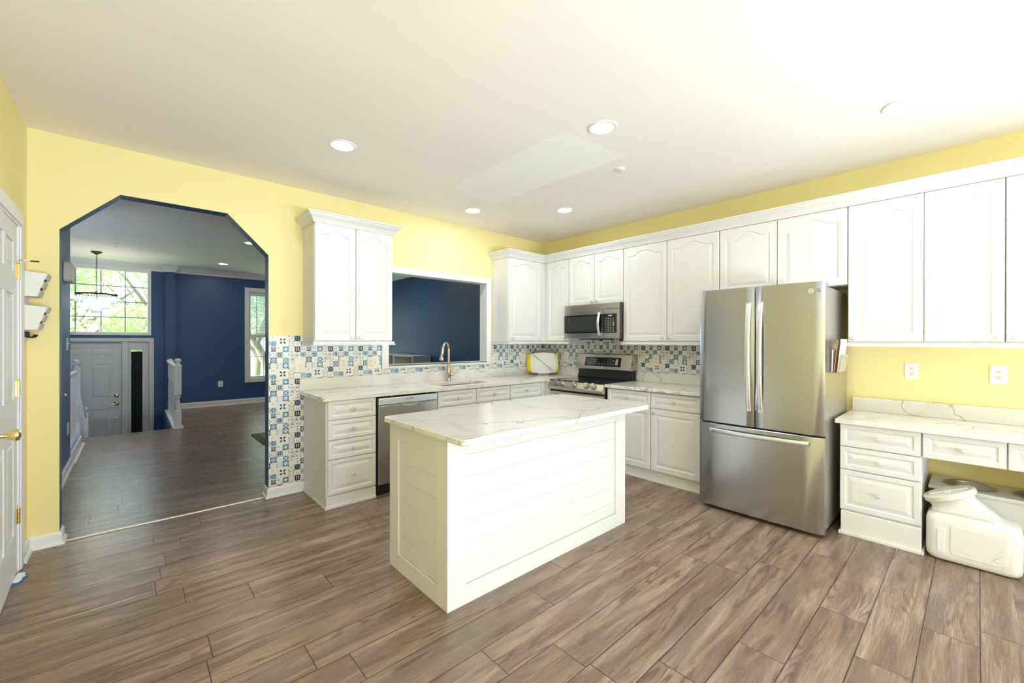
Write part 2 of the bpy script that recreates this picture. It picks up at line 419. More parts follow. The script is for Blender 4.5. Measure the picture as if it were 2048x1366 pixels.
def knob(door, F, u, v, w, r=.0165):
    key = (tuple(round(c, 3) for c in dir_w(F)), r)
    P = Vector(F(u, v, w)); L = LOC[door.name]
    if key not in KNOB:
        g = G(); d = tuple(dir_w(F))
        g.lathe([(.0, 0), (.009, 0), (.009, .003), (.0055, .005), (.0055, .012), (.008, .014)], (0, 0, 0), d, 12, 1)
        g.lathe([(.008, .013), (r*.86, .018), (r, .024), (r*.86, .031), (r*.45, .0345), (0, .035)], (0, 0, 0), d, 10, 0, False)
        k = g.obj('knob', ['glassknob', 'chrome'], door); k.data.transform(Matrix.Translation(L)); KNOB[key] = k.data
        k.location = P-L
    else:
        k = bpy.data.objects.new('knob', KNOB[key]); COL.objects.link(k); k.parent = door; k.location = P-L
    LOC[k.name] = L
def cab_door(root, F, u0, u1, v0, v1, kn=None, arch=.045, w0=0.0, name='door'):
    g = G(); FF = lambda u, v, w: F(u, v, w+w0)
    panel(g, FF, u0, u1, v0, v1, .02, .055 if name == 'door' else .034, arch)
    d = g.obj(name, 'white', root)
    if kn: knob(d, FF, kn[0], kn[1], .02)
    return d
def drawer(root, F, u0, u1, v0, v1, kn=True):
    return cab_door(root, F, u0, u1, v0, v1, ((u0+u1)/2, (v0+v1)/2) if kn else None, 0.0, 0.0, 'drawer')

# ================================================================== SETTING
XL, H, YF, HF, YB = -4.844, 2.75, 6.53, 2.82, -7.4      # left wall, kitchen ceiling, far wall, far ceiling, wall behind the camera
WT = .13
# floor (upper level) and lower landing
g = G()
g.poly(FU(0), [(XL-.1, YB-.1), (.1, YB-.1), (.1, YF+.1), (-3.87, YF+.1), (-3.87, 4.25), (XL-.1, 4.25)], [], -.2, 0)
struct(g.obj('floor', 'floor'), 'brown wood-look plank floor running through the kitchen and far room')
g = G(); g.box(-6.4, -3.87, 5.0, YF+.1, -.78, -.68)
for k in range(3): g.box(-4.95, -3.87, 4.26+.25*k, 4.26+.25*(k+1), -.78, -.17*(k+1))
struct(g.obj('floor_landing', 'floor'), 'lower entry landing below the top step')
# ceilings
g = G(); g.box(XL-.1, .1, YB-.1, 0, H, H+.1)
ceil = struct(g.obj('ceiling', 'ceil'), 'white kitchen ceiling')
g = G(); g.poly(lambda u, v, w: (u, v, H-w), [(-2.17, -.93), (-1.90, -.885), (-1.63, -.85), (-1.615, -1.2), (-1.63, -1.62), (-1.60, -2.0), (-1.60, -2.36), (-1.85, -2.34), (-2.05, -2.33), (-2.22, -2.29), (-2.235, -1.95), (-2.215, -1.5), (-2.235, -1.2)], [], .0001, .0005)
g.obj('paint_patch', 'patch', ceil, label='lighter repainted rectangle on the ceiling above the island')
g = G(); g.box(-6.4, .1, WT, YF+.1, HF, HF+.1); struct(g.obj('ceiling_far', 'ceil'), 'white ceiling of the far room')
# sink wall with arch and pass-through
ARCH = [(-4.70, 0), (-3.457, 0), (-3.457, 2.11), (-3.755, 2.414), (-4.40, 2.416), (-4.70, 2.115)]
g = G()
g.poly(FB(0), [(XL-.1, 0), (-4.70, 0), (-4.70, 2.115), (-4.40, 2.416), (-3.755, 2.414), (-3.457, 2.11), (-3.457, 0), (.1, 0), (.1, HF), (XL-.1, HF)],
       [rect(-2.365, -1.03, 1.10, 2.105)], -WT, 0, 0, 1, 1, [2])
struct(g.obj('wall_back', ['yellow', 'navy', 'trim']), 'yellow wall with the clipped-corner archway and the pass-through opening')
g = G(); g.poly(FR(0), [(0, 0), (-YB+.1, 0), (-YB+.1, HF), (0, HF)], [rect(5.15, 7.15, .35, 2.35)], -.1, 0); struct(g.obj('wall_right', 'yellow'), 'yellow wall behind the refrigerator and desk')  # opening behind the camera is added to let the side fill in
g = G(); g.box(0, .1, WT, YF+.1, -.1, HF); struct(g.obj('wall_dining', 'navy'), 'navy wall seen through the pass-through')
g = G(); g.poly(FL(XL), [(YB-.1, 0), (-1.14, 0), (-1.14, 2.045), (-.335, 2.045), (-.335, 0), (0, 0), (0, HF), (YB-.1, HF)], [], -.1, 0)
struct(g.obj('wall_left', 'yellow'), 'yellow wall with the white panelled door')
g = G(); g.poly(lambda u, v, w: (u, YB+w, v), rect(XL-.1, .1, 0, HF), [rect(-4.75, -1.35, .08, 2.35)], -.12, 0)
struct(g.obj('wall_front', 'yellow'), 'yellow wall behind the camera')
g = G()
for x in (-4.75, -3.62, -2.52, -1.41): g.box(x, x+.06, YB-.10, YB-.02, .08, 2.35)
for z in (.08, 2.29): g.box(-4.75, -1.35, YB-.10, YB-.02, z, z+.06)
for y in (-7.15, -6.18, -5.21): g.box(.02, .08, y, y+.06, .35, 2.35)  # frame bars of the added side opening
struct(g.obj('window_3', 'trim'), 'white glazed patio opening behind the camera, with the added side window frame')
g = G(); g.box(XL-.1, XL, WT, 2.54, 0, HF); struct(g.obj('wall_foyer', 'navy'), 'navy wall just beyond the archway on the left')
g = G(); g.box(-6.4, -6.3, 2.5, YF+.1, -.9, HF); g.box(-6.4, XL-.1, 2.44, 2.54, -.9, HF); struct(g.obj('wall_stairs', 'navy'))
# far wall with transom, entry door and window openings
g = G()
g.poly(FB(YF), [(-6.4, -.78), (.1, -.78), (.1, HF), (-6.4, HF)],
       [rect(-5.24, -4.10, 1.50, 2.675), rect(-5.46, -4.10, -.68, 1.345), rect(-2.45, -1.62, .54, 2.43), rect(-1.25, -.42, .54, 2.43)], -.14, 0)
struct(g.obj('wall_far', 'navy'), 'navy far wall with the entry and windows')
g = G(); g.box(-3.865, -3.715, YF-.10, YF, 0, HF-.1); struct(g.obj('wall_pilaster', 'navy'), 'narrow navy pilaster beside the entry')
g = G(); g.box(-3.89, -3.87, 4.25, YF, -.78, 0); struct(g.obj('wall_step', 'navy'))
# crown mouldings of the far room
PR = [(0, HF-.115), (.012, HF-.115), (.016, HF-.085), (.05, HF-.05), (.075, HF-.022), (.09, HF-.018), (.09, HF-.001), (0, HF-.001)]
g = G(); g.sweep([(-6.29, YF), (-3.865, YF), (-3.865, YF-.10), (-3.715, YF-.10), (-3.715, YF), (-.001, YF), (-.001, WT+.001)], PR, 0, False)
struct(g.obj('trim_1', 'trim'), 'white crown moulding of the far room')
# pass-through casing and liner
g = G()
for a in (rect(-2.425, -2.35, 1.078, 2.15), rect(-1.045, -.975, 1.078, 2.15), rect(-2.35, -1.045, 2.085, 2.15), rect(-2.35, -1.045, 1.078, 1.115)):
    g.fbox(FB(0), a[0][0], a[1][0], a[0][1], a[2][1], 0, .02)
g.box(-2.365, -2.35, .001, WT-.001, 1.10, 2.10); g.box(-1.045, -1.03, .001, WT-.001, 1.10, 2.10)
g.box(-2.35, -1.045, .001, WT-.001, 2.085, 2.10); g.box(-2.35, -1.045, -.02, WT+.01, 1.10, 1.115)
struct(g.obj('trim_2', 'trim', bev=.004), 'white casing around the pass-through opening')
# baseboards
def base(name, path, left, h=.085, label=None):
    g = G(); g.sweep(path, [(0, 0), (.028, 0), (.028, .006), (.022, .018), (.014, .022), (.014, h-.018), (.010, h-.008), (.004, h), (0, h)], 0, left)
    return struct(g.obj(name, 'trim'), label)
base('baseboard_back', [(-3.176, 0), (-3.457, 0), (-3.457, WT), ], True, label='white baseboard under the tiled end of the sink wall')
base('baseboard_left', [(-4.70, WT), (-4.70, 0), (XL, 0), (XL, -.225)], True, label='white baseboard in the left corner')
base('baseboard_foyer', [(XL, 2.53), (XL, WT+.002)], True, .095, label='white baseboard on the navy foyer wall')
base('baseboard_far', [(-.001, YF), (-3.715, YF)], True, .11, label='white baseboard along the navy far wall')
base('baseboard_dining', [(0, WT+.002), (0, YF-.03)], True, .11)
g = G(); g.sweep([(-4.67, .035), (-3.487, .035)], [(-.012, 0.0005), (.012, .0005), (.010, .006), (-.010, .006)], 0, True)
struct(g.obj('trim_3', mat('metal_threshold', (.62, .55, .47), .35, .6)), 'thin metal threshold strip across the archway')

# ---- door 1 : left wall, with hinges and brass knob
g = G()
F = FL(XL)
g.fbox(F, -.335, -.225, 0, 2.045, 0, .011); g.fbox(F, -.318, -.245, 0, 2.045, .011, .018)
g.fbox(F, -1.255, -.225, 2.045, 2.15, 0, .011); g.fbox(F, -1.24, -.245, 2.06, 2.13, .011, .018)
g.fbox(F, -1.255, -1.14, 0, 2.045, 0, .011)
g.fbox(F, -.350, -.335, 0, 2.045, -.10, .004); g.fbox(F, -1.14, -1.125, 0, 2.045, -.10, .004); g.fbox(F, -1.14, -.335, 2.03, 2.045, -.10, .004)
struct(g.obj('trim_4', 'trim', bev=.004), 'white casing around the panelled door')
HX, HY = XL+.003, -.354
ca, sa = math.cos(math.radians(2.0)), math.sin(math.radians(2.0))
def FD(u, v, w):    # door leaf frame: u runs from the hinge towards the latch, opened two degrees
    d = -u
    return (HX + u*sa + w*ca, HY - u*ca + w*sa, v)
def fprism(g, F, u0, u1, v0, v1, w0, w1, ins=0.0, m=0):
    a = [F(u, v, w0) for u, v in rect(u0, u1, v0, v1)]; b = [F(u, v, w1) for u, v in rect(u0+ins, u1-ins, v0+ins, v1-ins)]
    g.loft([a, b], m, True, True, False)
def panelled(g, F, w, h, cols, rows, t=.035, m=0):
    """slab with raised stiles, rails and bevelled panels"""
    fprism(g, F, 0, w, 0, h, -t, -.008, 0, m)
    us = [0]; 
    for a, b in cols: us += [a, b]
    us.append(w); vs = [0]
    for a, b in rows: vs += [a, b]
    vs.append(h)
    for i in range(0, len(us), 2): fprism(g, F, us[i], us[i+1], 0, h, -.008, 0, 0.0, m)
    for i in range(0, len(vs), 2):
        for a, b in cols: fprism(g, F, a, b, vs[i], vs[i+1], -.008, 0, 0.0, m)
    for a, b in cols:
        for c, d in rows:
            fprism(g, F, a+.006, b-.006, c+.006, d-.006, -.008, -.006, .004, m); fprism(g, F, a+.022, b-.022, c+.022, d-.022, -.0085, -.001, .022, m)
g = G(); ROWS = [(.24, .80), (1.02, 1.62), (1.75, 1.92)]
FDD = lambda u, v, w: FD(u, v+.012, w)
panelled(g, FDD, .765, 2.015, [(.10, .345), (.42, .665)], ROWS)
door1 = struct(g.obj('door_1', 'white'), 'white six-panel door on the left wall with brass hinges and knob')
for z in (1.775, 1.085, .335):
    g = G(); P = FDD(-.006, 0, .008)
    for k in range(5): g.lathe([(.0068, k*.018), (.0068, k*.018+.0172)], (P[0], P[1], z-.045), 'Z', 10, 0)
    g.lathe([(.004, .09), (.006, .094), (.003, .101), (0, .102)], (P[0], P[1], z-.045), 'Z', 8, 0)
    fprism(g, FDD, -.003, .036, z-.057, z+.033, -.001, .0035); fprism(g, FL(XL), -.348, -.337, z-.045, z+.045, .003, .0065)
    g.obj('hinge', 'brass', door1)
g = G(); c = FDD(.705, .905, 0); d = Vector(FDD(0, 0, 1))-Vector(FDD(0, 0, 0))
g.lathe([(0, 0), (.033, 0), (.033, .004), (.026, .009), (.012, .012), (.010, .030), (.013, .034), (.019, .045), (.027, .062), (.029, .070), (.026, .079), (.014, .084), (0, .085)], c, tuple(d), 24)
g.obj('knob', 'brass', door1)
g = G(); P = Vector(FDD(-.006, 1.826, .008))
g.tube([P, P+Vector((.01, -.03, 0)), P+Vector((.055, -.055, -.003))], .0028, 8, 0); g.lathe([(.0, 0), (.009, 0), (.009, .02), (0, .021)], P+Vector((.030, -.041, -.001)), (.045, -.025, -.003), 10, 1)
g.tube([P+Vector((.055, -.055, -.003)), P+Vector((.088, -.072, -.005))], .0045, 8, 2)
g.obj('hinge_pin_stop', ['brass', 'plate', 'darkgrey'], door1)

# ---- door 2 : grey entry door with sidelight, below the transom
F = FB(YF); FE = lambda u, v, w: F(u-5.42, v-.67, w-.03)
g = G()
panelled(g, FE, .93, 2.0, [(.13, .415), (.515, .80)], [(.22, .78), (.98, 1.60), (1.74, 1.90)], .04)
d2 = struct(g.obj('door_2', 'greydoor'), 'pale grey six-panel entry door below the transom window')
for nm, u, v, kind in (('deadbolt', .863, 1.015, 0), ('handle', .863, .868, 1), ('lower_bolt', .85, .60, 2)):
    g = G(); P = FE(u, v, 0)
    r = (.034, .038, .016)[kind]
    g.lathe([(0, 0), (r, 0), (r, .008), (r*.7, .015), (0, .016)], P, (0, -1, 0), 18)
    if kind == 1: g.tube([(P[0], P[1]-.012, P[2]), (P[0], P[1]-.05, P[2]), (P[0]-.05, P[1]-.055, P[2]-.006), (P[0]-.13, P[1]-.05, P[2]-.015)], [.011, .011, .010, .006], 10)
    g.obj(nm, 'brass', d2)
g = G()
def cas(u0, u1, v0, v1, w0=-.0, w1=.022): g.fbox(F, u0, u1, v0, v1, w0, w1)
cas(-5.56, -4.03, 1.35, 1.41); cas(-4.10, -4.03, -.68, 1.35); cas(-5.56, -5.46, -.68, 1.35)
g.fbox(F, -5.46, -4.10, 1.335, 1.35, -.10, .01)
g.fbox(F, -4.51, -4.485, -.68, 1.335, -.10, -.0715); g.fbox(F, -5.46, -4.485, 1.31, 1.335, -.10, -.0715)
g.fbox(F, -4.485, -4.40, -.68, 1.335, -.10, .012); g.fbox(F, -5.46, -5.425, -.68, 1.335, -.1, 0)
g.fbox(F, -4.40, -4.36, -.68, 1.335, -.08, -.012); g.fbox(F, -4.185, -4.10, -.68, 1.335, -.08, -.012); g.fbox(F, -4.36, -4.185, 1.19, 1.335, -.08, -.012)
g.fbox(F, -4.375, -4.357, -.68, 1.20, -.02, -.004); g.fbox(F, -4.198, -4.18, -.68, 1.20, -.02, -.004); g.fbox(F, -4.375, -4.18, 1.183, 1.20, -.02, -.004)
struct(g.obj('trim_5', 'greydoor', bev=.004), 'pale grey frame around the entry door and sidelight')
g = G(); random.seed(3)
L0 = [(-4.3572+random.uniform(-.001, .0012), -.68+k*.0557) for k in range(34)]; R0 = [(-4.191+random.uniform(-.005, .001), -.68+k*.0557) for k in range(34)]
g.poly(F, L0[::-1]+R0, [], -.045, -.042); bl = tag(g.obj('window_cover', mat('black_paper', (.006, .006, .007), .85)), 'black paper sheet covering the sidelight glass beside the entry door', 'window cover')
g = G(); g.fbox(F, -4.36, -4.185, -.68, 1.19, -.062, -.058); struct(g.obj('window_4', 'pane'), 'narrow sidelight glass beside the entry door')

# ---- window 1 : transom
g = G()
for a in (rect(-5.31, -4.07, 2.655, 2.71), rect(-5.31, -4.07, 1.465, 1.52), rect(-4.125, -4.07, 1.52, 2.655), rect(-5.31, -5.245, 1.52, 2.655)): g.fbox(F, a[0][0], a[1][0], a[0][1], a[2][1], -.11, .018)
w1 = struct(g.obj('window_1', 'trim', bev=.004), 'grid transom window above the entry door')
g = G()
for x in (-5.09, -4.764, -4.439): g.fbox(F, x-.0085, x+.0085, 1.52, 2.655, -.075, -.055)
for z in (1.797, 2.086, 2.374): g.fbox(F, -5.245, -4.125, z-.0085, z+.0085, -.074, -.056)
g.obj('grille', mat('grey_grille', (.30, .36, .34), .5), w1)
g = G(); g.fbox(F, -5.245, -4.125, 1.52, 2.655, -.068, -.062); g.obj('pane', 'pane', w1)
# ---- window 2 : far double-hung window
g = G()
for a in (rect(-2.53, -2.45, .455, 2.52), rect(-1.62, -1.54, .455, 2.52), rect(-2.45, -1.62, 2.43, 2.52), rect(-2.45, -1.62, .455, .54)): g.fbox(F, a[0][0], a[1][0], a[0][1], a[2][1], 0, .022)
for a in (rect(-2.45, -2.415, .54, 2.43), rect(-1.655, -1.62, .54, 2.43), rect(-2.415, -1.655, 2.39, 2.43), rect(-2.415, -1.655, .54, .585), rect(-2.415, -1.655, 1.44, 1.50)): g.fbox(F, a[0][0], a[1][0], a[0][1], a[2][1], -.11, -.02)
w2 = struct(g.obj('window_2', 'trim', bev=.003), 'white double-hung window in the navy far wall')
g = G()
for x in (-2.16, -1.90): g.fbox(F, x-.008, x+.008, .585, 1.44, -.075, -.058)
g.fbox(F, -2.415, -1.655, 1.0, 1.016, -.074, -.059); g.obj('grille', 'trim', w2)
g = G(); g.fbox(F, -2.415, -1.655, .585, 2.39, -.09, -.085); g.obj('pane', 'pane', w2)
g = G()  # hidden window added for light and sheen on the dining wall
for a in (rect(-1.33, -1.25, .455, 2.52), rect(-.42, -.34, .455, 2.52), rect(-1.25, -.42, 2.43, 2.52), rect(-1.25, -.42, .455, .54)): g.fbox(F, a[0][0], a[1][0], a[0][1], a[2][1], 0, .022)
for a in (rect(-1.25, -1.215, .54, 2.43), rect(-.455, -.42, .54, 2.43), rect(-1.215, -.455, 2.39, 2.43), rect(-1.215, -.455, .54, .585), rect(-1.215, -.455, 1.44, 1.50)): g.fbox(F, a[0][0], a[1][0], a[0][1], a[2][1], -.11, -.02)
w6 = struct(g.obj('window_added', 'trim', bev=.003), 'unseen second window added in the navy far wall to light the dining side')
g = G(); g.fbox(F, -1.215, -.455, .585, 2.39, -.09, -.085); g.obj('pane', 'pane', w6)
bl = thing('window_blind', (-2.035, YF+.03, 1.5), 'white slatted blind covering the upper half of the far window', 'blind')
g = G(); g.fbox(F, -2.41, -1.66, 2.345, 2.388, -.06, -.022); g.obj('headrail', 'blind', bl)
g = G()
for k in range(26):
    z = 1.515+k*.032; g.add([F(-2.405, z-.006, -.053), F(-1.665, z-.006, -.053), F(-1.665, z+.006, -.029), F(-2.405, z+.006, -.029), F(-2.405, z-.0045, -.053), F(-1.665, z-.0045, -.053), F(-1.665, z+.0075, -.029), F(-2.405, z+.0075, -.029)],
        [(0, 1, 2, 3), (4, 7, 6, 5), (0, 4, 5, 1), (1, 5, 6, 2), (2, 6, 7, 3), (3, 7, 4, 0)])
g.obj('slats', 'blind', bl)
g = G(); g.tube([F(-2.30, 2.34, -.024), F(-2.30, 1.50, -.024)], .006, 8); g.obj('wand', 'darkgrey', bl)

# ================================================================== BACKSPLASH TILE PICTURE (6 x 6 repeat, 12 cells per tile)
CR = np.array([.84, .81, .75]); NV = np.array([.016, .055, .13]); BL = np.array([.08, .22, .40]); LB = np.array([.36, .52, .64]); DK = np.array([.035, .038, .045]); GY = np.array([.50, .50, .49]); PB = np.array([.60, .70, .76])
T = np.zeros((72, 72, 3)); T[:] = CR
yy, xx = np.mgrid[0:12, 0:12]; cx = xx-5.5; cy = yy-5.5; rr = np.hypot(cx, cy); ch = np.maximum(abs(cx), abs(cy)); dg = abs(abs(cx)-abs(cy)); ang = np.arctan2(cy, cx)
def put(r, c, layers, bgc=CR):
    t = np.zeros((12, 12, 3)); t[:] = bgc
    for mk, co in layers: t[mk] = co
    T[r*12:r*12+12, c*12:c*12+12] = t
petal = (np.cos(4*ang) < -.2)
put(0, 0, [(ch < 5.2, DK), ((rr < 4.6) & (cy < 3), GY), (rr < 3, DK), (rr < 1.6, GY)]); put(1, 0, [((xx+yy) % 3 == 0, PB), ((rr > 3.4) & (rr < 4.6), GY)])
put(2, 0, [(ch < 5.6, NV), (rr < 5, LB), (rr < 3.8, NV), ((rr < 2.8) & (rr > 1), PB)]); put(3, 0, [((dg < .9) & (rr > 1.5), GY)])
put(4, 0, [((xx < 7) & (yy < 7) & (xx > 1) & (yy > 1) & ((xx+yy) % 2 == 0), GY)]); put(5, 0, [((rr < 5.8), NV), ((np.minimum(abs(cx), abs(cy)) < .8) & (rr < 4.5), LB), ((rr > 4.2) & petal, LB), (ch > 5.4, PB)])
put(0, 1, [((abs(cx+2.5)+abs(cy+2.5) < 2.2), GY)]); put(1, 1, [(ch > 5.0, NV), ((rr < 4.3), BL), (petal & (rr < 4.5) & (rr > 1.2), NV), (rr < 1.2, CR), ((ch > 4.2) & (ch < 5), CR)])
put(2, 1, []); put(3, 1, [((xx+yy) % 2 == 0, PB), (xx < 2, LB)]); put(0, 2, [(ch < 5.8, BL), (rr < 4.2, LB*.8), ((np.minimum(abs(cx), abs(cy)) < .7) & (rr < 3.4), CR)])
put(1, 2, []); put(2, 2, [((rr < 4.8), BL), (petal & (rr > 3), LB), (rr < 2.2, CR)]); put(3, 2, [(ch < 5.8, BL*.8), (rr < 4.6, LB), ((rr < 2.6) & (rr > 1.3), CR)])
put(0, 3, [((xx % 3 == 1) & (yy % 3 == 1), GY), ((xx % 3 == 1) | (yy % 3 == 1), np.array([.66, .65, .62]))]); put(3, 3, [])
put(4, 3, [((abs(cx)+abs(cy) < 4.5) & ((xx+yy) % 2 == 0), GY), ((abs(cx) > 4.4) & (abs(cy) > 4.4), DK)]); put(5, 3, [((ch > 3.6) & (ch < 4.8) & ((xx+yy) % 3 != 0), DK), ((rr < 2.4) & ((xx+yy) % 2 == 0), GY)])
put(0, 4, [(ch < 5.6, DK), (ch < 3.0, CR), (((abs(cx) < .8) | (abs(cy) < .8)) & (ch < 3), DK)]); put(3, 4, [((np.minimum(abs(cx), abs(cy)) < .7) & (rr < 2.6), GY)])
put(4, 4, [(ch < 5.9, NV), (dg < .8, PB), (rr < 1, NV)]); put(5, 4, [((xx > 2) & (xx < 8) & (yy > 4) & (yy < 10) & ((xx+yy) % 2 == 0), GY)])
put(0, 5, [((rr > 2) & (rr < 3.2), GY)]); put(1, 5, [((xx % 3 != 0), LB*.7), ((yy % 3 != 0) & (xx % 2 == 0), BL), (ch > 5.2, LB), (rr < 2, NV)]); put(2, 5, [((xx > 8) & (yy > 8), PB)])
put(3, 5, [(ch < 5.6, NV), (rr < 4.4, PB), (rr < 1.7, DK)]); put(4, 5, []); put(5, 5, [((xx+2*yy) % 5 < 3, LB), ((xx*2+yy) % 5 < 2, BL), ((yy > 8) & (xx % 3 == 0), CR)])
y2, x2 = np.mgrid[0:24, 0:24]; a = x2-11.5; b = y2-11.5; r_ = np.hypot(a, b); an = np.arctan2(b, a)
t = np.zeros((24, 24, 3)); t[:] = CR; dd = abs(abs(a)-abs(b)); t[(dd < 2.1) & (r_ > 2.0) & (r_ < 7.6) & ~((abs(a) < .8) | (abs(b) < .8))] = NV; t[(abs(a) > 9.5) & (abs(b) > 9.5)] = GY
t[(np.maximum(abs(a), abs(b)) > 11) & ((x2+y2) % 4 == 0)] = GY
T[48:72, 12:36] = t
t = np.zeros((24, 24, 3)); t[:] = CR; m_ = np.maximum(abs(a), abs(b)); t[(m_ > 10.6) & (np.minimum(abs(a), abs(b)) > 2.5) & (np.minimum(abs(a), abs(b)) < 9)] = DK
q = np.hypot(abs(a)-5, abs(b)-5); t[(q < 3.6) & (q > 2.1) & ((x2+y2) % 3 != 0)] = GY; t[q < 1.1] = DK; t[(abs(abs(a)+abs(b)-8) < .9) & ((x2+y2) % 2 == 0)] = DK; t[(r_ < 2.6)] = np.array([.62, .60, .54])
T[12:36, 36:60] = t
PX = .0485/12
tile_m, nt, bs = new_mat('printed_tile_sheets'); at = N(nt, 'ShaderNodeAttribute', attribute_name='tile'); nt.links.new(at.outputs['Color'], bs.inputs['Base Color']); bs.inputs['Roughness'].default_value = .3; M['tile'] = tile_m
def tiles(name, F, u_off, rects, label):
    vs = []; fs = []; cs = []
    for u0, u1, v0, v1 in rects:
        us = [u0]+[k*PX+u_off for k in range(math.ceil((u0-u_off)/PX+.01), math.ceil((u1-u_off)/PX-.01))]+[u1]
        vv = [v0]+[k*PX+1.025 for k in range(math.ceil((v0-1.025)/PX+.01), math.ceil((v1-1.025)/PX-.01))]+[v1]
        nu = len(us); b0 = len(vs)
        for v in vv:
            for u in us: vs.append(F(u, v, .0018))
        for j in range(len(vv)-1):
            ry = 71-(math.floor(((vv[j]+vv[j+1])/2-1.025)/PX) % 72)
            for i in range(nu-1):
                rx = math.floor(((us[i]+us[i+1])/2-u_off)/PX) % 72
                q = b0+j*nu+i; fs.append((q, q+1, q+1+nu, q+nu)); cs.append(T[ry, rx])
        k = len(vs); R = rect(u0, u1, v0, v1); nxt = [F(p[0], p[1], .0018) for p in R]+[F(p[0], p[1], .0001) for p in R]; vs += nxt
        for i in range(4):
            fs.append((k+i, k+4+i, k+4+(i+1) % 4, k+(i+1) % 4)); cs.append(CR)
    me = bpy.data.meshes.new(name); L = Vector(vs[0]); me.from_pydata([(v[0]-L.x, v[1]-L.y, v[2]-L.z) for v in vs], [], fs); me.materials.append(tile_m)
    at = me.attributes.new('tile', 'FLOAT_COLOR', 'CORNER'); arr = np.ones((len(fs)*4, 4), dtype=np.float32); arr[:, :3] = np.repeat(np.array(cs), 4, axis=0)
    at.data.foreach_set('color', arr.ravel()); me.update()
    o = bpy.data.objects.new(name, me); COL.objects.link(o); o.location = L
    return tag(o, label, 'tile backsplash')
tiles('tile_backsplash', FB(0), -3.443, [(-3.455, -3.165, .087, 1.413), (-3.165, -2.426, 1.02, 1.413), (-2.426, -.974, 1.02, 1.077), (-.974, -.002, 1.02, 1.40)], 'blue and white patchwork tile sheets on the sink wall, running down beside the archway')
tiles('tile_backsplash', FR(0), 1.644-.291*6, [(.004, .70, 1.02, 1.40), (.70, 1.50, .88, 1.46), (1.50, 2.56, 1.02, 1.40)], 'blue and white patchwork tile sheets on the wall behind the range')

# ================================================================== BASE CABINETS
FS = FB(-.60)      # sink-run faces
FRB = FR(-.58)     # right-run faces (door fronts at x = -.60)
def carcass(root, F, u0, u1, v0, v1, depth, name='body'):
    g = G(); g.fbox(F, u0, u1, v0, v1, -depth, -.0005); return g.obj(name, 'white', root, bev=.002)
def plinth(root, F, u0, u1, h, w, back, shoe=True, ends=(0, 0)):
    g = G(); g.fbox(F, u0, u1, 0, h, back, w)
    if shoe: g.fbox(F, u0-.0, u1+.0, 0, .022, w, w+.012)
    for e, u in zip(ends, (u0, u1)):
        if e: g.fbox(F, u, u+e*.012, 0, .022, back, w+.012)
    g.obj('plinth', 'white', root, bev=.003)
c1 = thing('base_cabinet', (-2.96, -.6, 0), 'white four-drawer base cabinet at the open end of the sink run, left of the dishwasher', 'cabinet')
carcass(c1, FS, -3.175, -2.757, .10, .88, .595)
for a, b in ((.722, .877), (.559, .715), (.400, .552), (.114, .393)): drawer(c1, FS, -3.162, -2.761, a, b)
plinth(c1, FS, -3.175, -2.757, .10, .012, -.595, True, (-1, 0))
c2 = thing('base_cabinet', (-1.66, -.6, 0), 'white sink base cabinet directly under the sink, right of the dishwasher', 'cabinet')
carcass(c2, FS, -2.135, -1.192, .10, .735, .595)
g = G(); g.fbox(FS, -2.135, -1.192, .735, .88, -.05, -.0005); g.fbox(FS, -2.135, -2.115, .735, .88, -.55, -.05); g.fbox(FS, -1.212, -1.192, .735, .88, -.55, -.05); g.obj('top_frame', 'white', c2)
for a, b, kx in ((-2.128, -1.667, -1.70), (-1.661, -1.196, -1.63)):
    drawer(c2, FS, a, b, .722, .868); cab_door(c2, FS, a, b, .114, .714, (kx if False else (b-.035 if a < -2 else a+.035), .672), 0)
plinth(c2, FS, -2.135, -1.192, .10, .0, -.595)
c3 = thing('base_cabinet', (-.93, -.6, 0), 'white corner base cabinet with one drawer, between the sink cabinet and the range', 'cabinet')
carcass(c3, FS, -1.19, -.005, .10, .88, .595)
drawer(c3, FS, -1.187, -.695, .722, .868); cab_door(c3, FS, -1.187, -.695, .114, .714, (-1.15, .672), 0)
g = G(); g.box(-.69, -.60, -.62, -.60, .10, .875); g.box(-.62, -.60, -.695, -.62, .10, .875); g.obj('corner_filler', 'white', c3)
plinth(c3, FS, -1.19, -.60, .10, .0, -.595)
c4 = thing('base_cabinet', (-.58, -2.0, 0), 'white two-drawer two-door base cabinet between the range and the refrigerator', 'cabinet')
carcass(c4, FRB, 1.498, 2.495, .10, .88, .575)
for a, b, k in ((1.504, 1.998, 1.966), (2.006, 2.488, 2.038)):
    drawer(c4, FRB, a, b, .724, .868); cab_door(c4, FRB, a, b, .116, .712, (k, .675), 0)
plinth(c4, FRB, 1.498, 2.495, .10, -.015, -.575)
FDK = FR(-.545)
c5 = thing('desk_drawer_cabinet', (-.545, -3.68, 0), 'white three-drawer desk cabinet beside the refrigerator', 'cabinet')
carcass(c5, FDK, 3.468, 3.892, .165, .785, .54)
for a, b in ((.625, .780), (.462, .618), (.178, .455)): drawer(c5, FDK, 3.472, 3.887, a, b)
plinth(c5, FDK, 3.478, 3.892, .165, .03, -.54, True, (-1, 1))
def apron(u0, u1, lab):
    c = thing('desk_apron_drawer', (-.545, -(u0+u1)/2, .62), lab, 'drawer'); carcass(c, FDK, u0, u1, .62, .785, .54); drawer(c, FDK, u0+.003, u1-.004, .624, .780); return c
apron(3.893, 4.25, 'single white drawer under the desk counter above the knee space, nearer the refrigerator')
apron(4.25, 4.62, 'single white drawer under the desk counter at the right edge of the photo')
c6 = thing('desk_drawer_cabinet', (-.545, -4.85, 0), 'white drawer cabinet carrying the far right end of the desk counter', 'cabinet')
carcass(c6, FDK, 4.64, 5.06, .165, .785, .54); plinth(c6, FDK, 4.64, 5.06, .165, .03, -.54)
